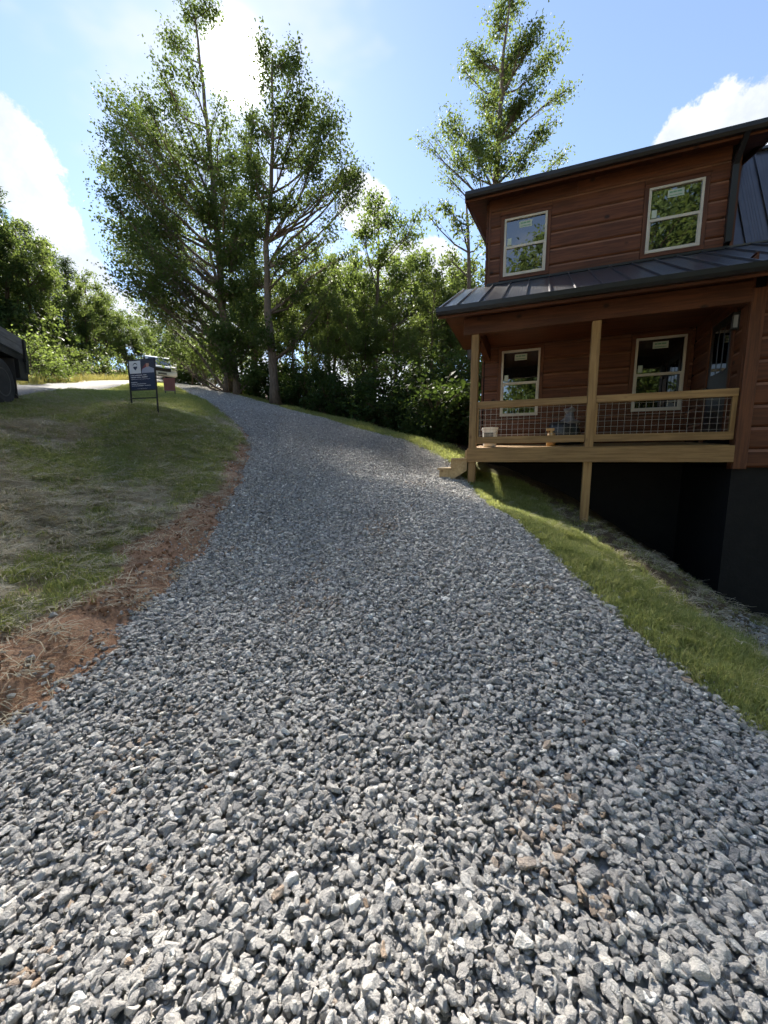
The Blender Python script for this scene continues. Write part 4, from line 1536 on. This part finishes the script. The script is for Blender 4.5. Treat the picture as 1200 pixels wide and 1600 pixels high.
for i, (px, d, h) in enumerate([(268, 33, 3.0), (283, 36, 3.4), (298, 34, 2.8), (312, 37, 3.6), (328, 35, 3.2), (345, 33, 3.0)]):
    plant(('shrub1', 'shrub2')[i % 2], px, d, h, 'leafy bush closing the view where the drive meets the road', 'bush', 'bushes where the drive meets the road', wide=1.3)

# the woods behind the drive
woods = [('thin', 318, 26, 520), ('round2', 300, 30, 520), ('thin', 335, 24, 480), ('round2', 400, 27, 450), ('thin', 460, 21, 400), ('thin', 490, 24, 380), ('thin', 515, 20, 410), ('round2', 530, 26, 400), ('round1', 480, 31, 430),
         ('thin', 555, 25, 390), ('thin', 545, 18.5, 470), ('round2', 625, 27, 400), ('thin', 612, 19.5, 450), ('thin', 655, 24, 390), ('thin', 672, 19, 420), ('round2', 690, 27, 410), ('thin', 700, 20, 440), ('thin', 715, 24, 400),
         ('round2', 440, 32, 440), ('round3', 570, 34, 440), ('round1', 380, 34, 470), ('thin', 640, 17, 510), ('round2', 750, 26, 420), ('round3', 800, 28, 420), ('thin', 280, 34, 535), ('round1', 345, 32, 510), ('round2', 520, 34, 430), ('round1', 670, 34, 440),
         ('thin', 570, 21, 460), ('thin', 500, 17.5, 520), ('thin', 440, 24, 440)]
def woods_place(px):
    for lim_, s_ in ((350, 'behind the tallest oak'), (470, 'between the two tall oaks'), (560, 'left of the maple'), (640, 'close around the maple'), (730, 'between the maple and the porch'), (2000, 'behind the cabin roof')):
        if px < lim_:
            return s_


for k_, px, d, py in woods:
    plant(k_, px, d, top_h(px, py, d), ('slim young tree' if k_ == 'thin' else 'leafy tree') + (' at the front' if d < 23 else ' far back') + ' of the woods ' + woods_place(px), 'tree', 'trees in the woods behind the drive', wide=.95 if k_ != 'thin' else 1.0)
r = random.Random(4)
edge = [(q[0], q[1]) for q in RE if q[1] > 10.5 and q[1] < 25]
for i in range(34):
    q = edge[int((i + .5) / 34 * len(edge))]
    off = r.uniform(1.7, 4.6) if i % 2 else r.uniform(1.6, 2.3)
    nx_, ny2 = .62, .78
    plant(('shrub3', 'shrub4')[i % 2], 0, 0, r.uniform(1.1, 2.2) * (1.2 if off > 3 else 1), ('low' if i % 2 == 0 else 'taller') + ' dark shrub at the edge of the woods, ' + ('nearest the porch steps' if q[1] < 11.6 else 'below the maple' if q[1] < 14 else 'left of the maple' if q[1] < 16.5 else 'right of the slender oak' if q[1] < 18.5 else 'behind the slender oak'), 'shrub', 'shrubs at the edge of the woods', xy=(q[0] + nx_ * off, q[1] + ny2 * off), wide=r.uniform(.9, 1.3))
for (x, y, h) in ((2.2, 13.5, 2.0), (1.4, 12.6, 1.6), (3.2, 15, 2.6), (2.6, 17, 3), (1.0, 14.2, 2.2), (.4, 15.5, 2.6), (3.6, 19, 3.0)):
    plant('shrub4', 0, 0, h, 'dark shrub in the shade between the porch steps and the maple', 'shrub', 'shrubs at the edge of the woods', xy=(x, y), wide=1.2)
# trees behind the viewer that show in the window panes
for i, (k_, x, y, h) in enumerate([('round3', -2.5, -12, 19), ('round2', 2, -9, 18), ('round1', 6, -12, 20), ('round3', 10, -9, 18), ('round2', -5, -16, 21), ('round3', 6, -18, 24)]):
    plant(k_, 0, 0, h, 'leafy tree mirrored in the cabin window panes', 'tree', 'trees mirrored in the windows', xy=(x, y), wide=1.1)
for k_, o in protos.items():
    if k_ not in used:
        for c in list(o.children):
            bpy.data.objects.remove(c)
        bpy.data.objects.remove(o)


# ------------------------------------------------------------------ sale sign on the lawn
def sale_sign():
    a, b_ = P(206, 633, 8.55), P(247, 641, 8.25)
    w = float(np.hypot(*(b_ - a)[:2]))
    ang = math.atan2(b_[1] - a[1], b_[0] - a[0])
    za, zb = gz(a[0], a[1]), gz(b_[0], b_[1])
    s = empty('sale_sign', (a[0], a[1], za), ang)
    tag(s, 'navy and white property sale sign in a black wire frame on the lawn', 'sign')
    s.rotation_euler = (R(1.5), R(2.0), ang)
    fr = MB()
    H_ = .93
    fr.box(-.012, .012, -.012, .012, -.05, H_).box(w - .012, w + .012, -.012, .012, zb - za - .05, H_)
    fr.box(.012, w - .012, -.010, .010, H_ - .022, H_ - .002).box(.012, w - .012, -.010, .010, .13, .15)
    fr.box(.012, w - .012, -.010, .010, .295, .312)
    fr.build('frame', M['black'], s)
    z0, z1 = .315, .905
    zm = z0 + (z1 - z0) * .56
    xa, xb = .02, w - .02
    bd = MB().box(xa, xb, -.004, .004, z0, z1).build('panel', M['navy'], s)
    xs = xa + (xb - xa) * .47
    MB().box(xa + .006, xs, -.0062, -.0042, zm, z1 - .006).build('white_field', M['signwhite'], bd)
    # balloon emblem: cap arc, white band, blue lower bowl coming to a point
    cx, cz, rad = (xa + xs) / 2 + .015, (zm + z1) / 2 + .02, .072
    def fan(pts, name, mat, yy=-.0078):
        MB().add([(x, yy, z) for x, z in pts] + [(x, yy + .001, z) for x, z in pts],
                 [tuple(range(len(pts))), tuple(range(2 * len(pts) - 1, len(pts) - 1, -1))]).build(name, mat, bd)
    arc = [(cx + rad * math.cos(q), cz + rad * .9 * math.sin(q)) for q in np.linspace(.25, math.pi - .25, 12)]
    arc2 = [(cx + rad * .86 * math.cos(q), cz + rad * .62 * math.sin(q)) for q in np.linspace(math.pi - .25, .25, 12)]
    fan(arc + arc2, 'emblem_cap', M['navy'])
    bowl = [(cx - rad * .88, cz - .010), (cx + rad * .88, cz - .010)] + [(cx + rad * .88 * math.cos(q), cz - .012 + rad * .75 * math.sin(q)) for q in np.linspace(-.2, -1.15, 5)] + [(cx, cz - rad * 1.25)] + \
           [(cx + rad * .88 * math.cos(q), cz - .012 + rad * .75 * math.sin(q)) for q in np.linspace(-math.pi + 1.15, -math.pi + .2, 5)]
    fan(bowl, 'emblem_bowl', M['navy'])
    # printed portrait: dark cap, face, pale shirt on a dark and red ground
    pxc = (xs + xb) / 2
    MB().box(xs + .004, xb - .004, -.0058, -.0042, zm, z1 - .004).build('portrait_ground', M['hat'], bd)
    fan([(xs + .02, zm + .07), (pxc - .02, zm + .06), (pxc - .01, z1 - .06), (pxc - .07, z1 - .09)], 'portrait_accent', M['signred'], -.0066)
    fan([(xs + .02, zm + .002), (xb - .006, zm + .002), (xb - .01, zm + .08), (pxc + .05, zm + .125), (pxc - .02, zm + .125), (xs + .05, zm + .08)], 'portrait_shirt', M['shirt'], -.0072)
    fan([(pxc + .01 + .045 * math.cos(q), zm + .165 + .055 * math.sin(q)) for q in np.linspace(0, 6.0, 12)], 'portrait_face', M['skin'], -.0078)
    fan([(pxc + .01 + .06 * math.cos(q), zm + .19 + .05 * math.sin(q)) for q in np.linspace(0, math.pi, 9)], 'portrait_cap', M['hat'], -.0084)
    # rows of small white lettering, too small to read
    rows = [(zm - .045, .016, [(.02, .07), (.10, .14), (.255, .06)]), (zm - .085, .018, [(.02, .10), (.135, .07), (.225, .10)]), (zm - .12, .007, [(.02, .20), (.23, .14)]),
            (zm - .185, .015, [(.02, .12)]), (zm - .22, .014, [(.025, .09), (.125, .03), (.165, .13)]), (zm - .255, .012, [(.025, .10), (.135, .12), (.265, .12)]), (z0 + .02, .005, [(.13, .18)])]
    sc_ = (xb - xa) / .42
    for z, h_, ws in rows:
        mm = MB()
        for x0, ww in ws:
            x = x0
            while x < x0 + ww - .006:
                lw_ = .008 if h_ > .01 else .006
                mm.box(xa + x * sc_ * .92, xa + (x + lw_) * sc_ * .92, -.0062, -.0044, z, z + h_ * random.uniform(.75, 1))
                x += lw_ + .0035
        mm.build('lettering', M['signwhite'], bd)


sale_sign()

# small red-brown board on a stake by the drive mouth
q = base_at(266, 15.5, 0)
bs = empty('board_sign', tuple(q), R(8))
tag(bs, 'plain red-brown board on a thin stake beside the drive mouth', 'sign')
qz = float(P(266, 600, 15.5)[2] - q[2])
MB().prism([(-.20, qz - .25), (.20, qz - .25), (.21, qz + .22), (-.22, qz + .22)], -.012, .012, 'y').build('board', M['brownred'], bs, bevel=.004)
MB().box(-.22, .22, -.02, .02, qz - .27, qz - .252).build('trim', M['rim'], bs)
MB().box(.16, .19, .014, .03, -.1, qz + .2).build('stake', M['black'], bs)
MB().box(-.19, -.16, .014, .03, -.1, qz + .2).build('stake', M['black'], bs)


# ------------------------------------------------------------------ vehicles
def wheel(parent, x, y, z, rad, wid, rimf=.58, side=1):
    w = empty('wheel', (x, y, z), 0, parent)
    h = wid / 2
    MB().lathe([(rad * .60, -h * .9), (rad * .82, -h), (rad * .97, -h * .82), (rad, -h * .5), (rad, h * .5), (rad * .97, h * .82), (rad * .82, h), (rad * .60, h * .9)], 28, axis='x').build('tyre', M['rubber'], w)
    MB().lathe([(rad * .60, -h * .55), (rad * .60, h * .92), (rad * .54, h * .92), (rad * .50, h * .35), (rad * .22, h * .2), (rad * .20, h * .75), (rad * .02, h * .8)], 24, axis='x').build('rim', M['rim'], w, loc=(0, 0, 0)).scale = (side, 1, 1)
    return w


# flatbed dump truck, its tail in view at the picture's edge. local +y = towards the tail, +x = side facing the lawn
tc_ = P(7, 598, 8.45)
tg = gz(tc_[0], tc_[1])
tq = math.atan2(-.34, .94)
TW = .50
dt = empty('dump_truck', (tc_[0], tc_[1], tg), -tq * -1 if False else math.atan2(.34, .94))
tag(dt, 'dark dump truck with grey board-sided bed parked at the lawn edge', 'truck')
dt.rotation_euler = (0, 0, math.atan2(.36, .93))
for sx in (0, -.30, -1.55, -1.85):
    wheel(dt, sx - .13, 0, TW - .02, TW, .25, side=1 if sx > -1 else -1)
for sx in (-.05, -1.9):
    wheel(dt, sx - .13, -3.6, TW - .02, TW, .25, side=1 if sx > -1 else -1)
ch = MB().box(-.75, -.60, -4.2, .95, .62, .82).box(-1.45, -1.30, -4.2, .95, .62, .82)
for yy in (-3.4, -1.5, .0, .9):
    ch.box(-1.29, -.76, yy - .06, yy + .06, .64, .80)
ch.build('chassis', M['black'], dt)
MB().box(-2.02, -.02, -2.2, 1.12, 1.12, 1.26).build('bed_floor', M['black'], dt)
MB().box(-2.06, .02, 1.0, 1.14, .86, 1.19).build('rear_sill', M['black'], dt)
MB().box(-.75, .0, .72, 1.10, .70, 1.115).build('tool_box', M['black'], dt)
for xx, nm in ((-.03, 'bed_side'), (-2.05, 'bed_side')):
    sd = MB().box(xx, xx + .05, -2.2, 1.05, 1.27, 1.43).build('bed_side', M['bed'], dt)
    MB().box(xx + .001, xx + .049, -2.2, 1.05, 1.44, 1.62).build('side_board', M['bed'], sd)
    xo = xx + .052 if xx > -1 else xx - .052
    for yy in (-2.1, -1.1, -.15, .96):
        MB().box(min(xo, xo + .04), max(xo, xo + .04), yy - .045, yy + .045, 1.10, 1.60).build('stake_post', M['black'], sd)
MB().box(-1.99, -.04, .98, 1.03, 1.275, 1.60).build('tailgate', M['bed'], dt)
MB().box(-2.0, -.03, -2.28, -2.21, 1.27, 2.2).build('headboard', M['bed'], dt)
for xx in (-.36, -1.98):
    MB().box(xx, xx + .32, .60, .615, .22, 1.1).build('mud_flap', M['rubber'], dt)
cabp = [(-2.45, .72), (-2.45, 2.25), (-3.35, 2.25), (-3.85, 1.6), (-4.9, 1.45), (-5.0, .72)]
cb = MB().prism(cabp, -1.95, -.05, 'x').build('cab', M['carwhite'], dt, bevel=.05)
MB().box(-.052, -.042, -3.45, -2.7, 1.6, 2.1).build('side_window', M['glass'], cb)

# white pickup coming down to the drive mouth
q = base_at(247, 30, 0)
pk = empty('pickup_truck', tuple(q), R(14))
tag(pk, 'white pickup truck facing the drive mouth on the road', 'pickup')
pk.rotation_euler = (R(9), 0, R(36))
body = [(-2.55, .55), (-2.62, .95), (-2.5, 1.12), (-1.25, 1.2), (-1.2, 1.22), (2.9, 1.22), (2.95, .6), (2.3, .45), (-2.2, .45)]
bd_ = MB().prism(body, -.93, .93, 'x').build('body', M['carwhite'], pk, bevel=.06)
cabp = [(-1.32, 1.20), (-.55, 1.78), (-.3, 1.84), (.95, 1.82), (1.25, 1.20)]
cb = MB().prism(cabp, -.80, .80, 'x').build('cab', M['carwhite'], pk, bevel=.05)
n_ = np.array([0, -.58, .77]) / math.hypot(.58, .77)
MB().add([(-.70, -1.275, 1.28), (.70, -1.275, 1.28), (.62, -.66, 1.745), (-.62, -.66, 1.745)], [(0, 1, 2, 3)]).build('windshield', M['glass'], cb)
for sx in (-1, 1):
    MB().box(min(sx * .803, sx * .812), max(sx * .803, sx * .812), -.6, .9, 1.3, 1.68).build('side_window', M['glass'], cb)
    MB().box(min(sx * .95, sx * 1.16), max(sx * .95, sx * 1.16), -1.02, -.92, 1.2, 1.40).build('mirror', M['carwhite'], pk, bevel=.02)
    MB().box(min(sx * .58, sx * .90), max(sx * .58, sx * .90), -2.66, -2.52, .92, 1.10).build('headlight', M['lens'], pk, bevel=.02)
    MB().box(min(sx * .70, sx * .84), max(sx * .70, sx * .84), -2.67, -2.55, .62, .72).build('fog_lamp', M['black'], pk)
MB().box(-.54, .54, -2.67, -2.55, .78, 1.0).build('grille', M['black'], pk)
MB().box(-.92, .92, -2.70, -2.5, .50, .74).build('bumper', M['carwhite'], pk, bevel=.03)
MB().box(-.26, .26, -2.715, -2.702, .56, .68).build('number_plate', M['rim'], pk)
for sx in (-1, 1):
    for yy in (-1.6, 1.85):
        wheel(pk, sx * .82, yy, .40, .40, .26, side=sx)
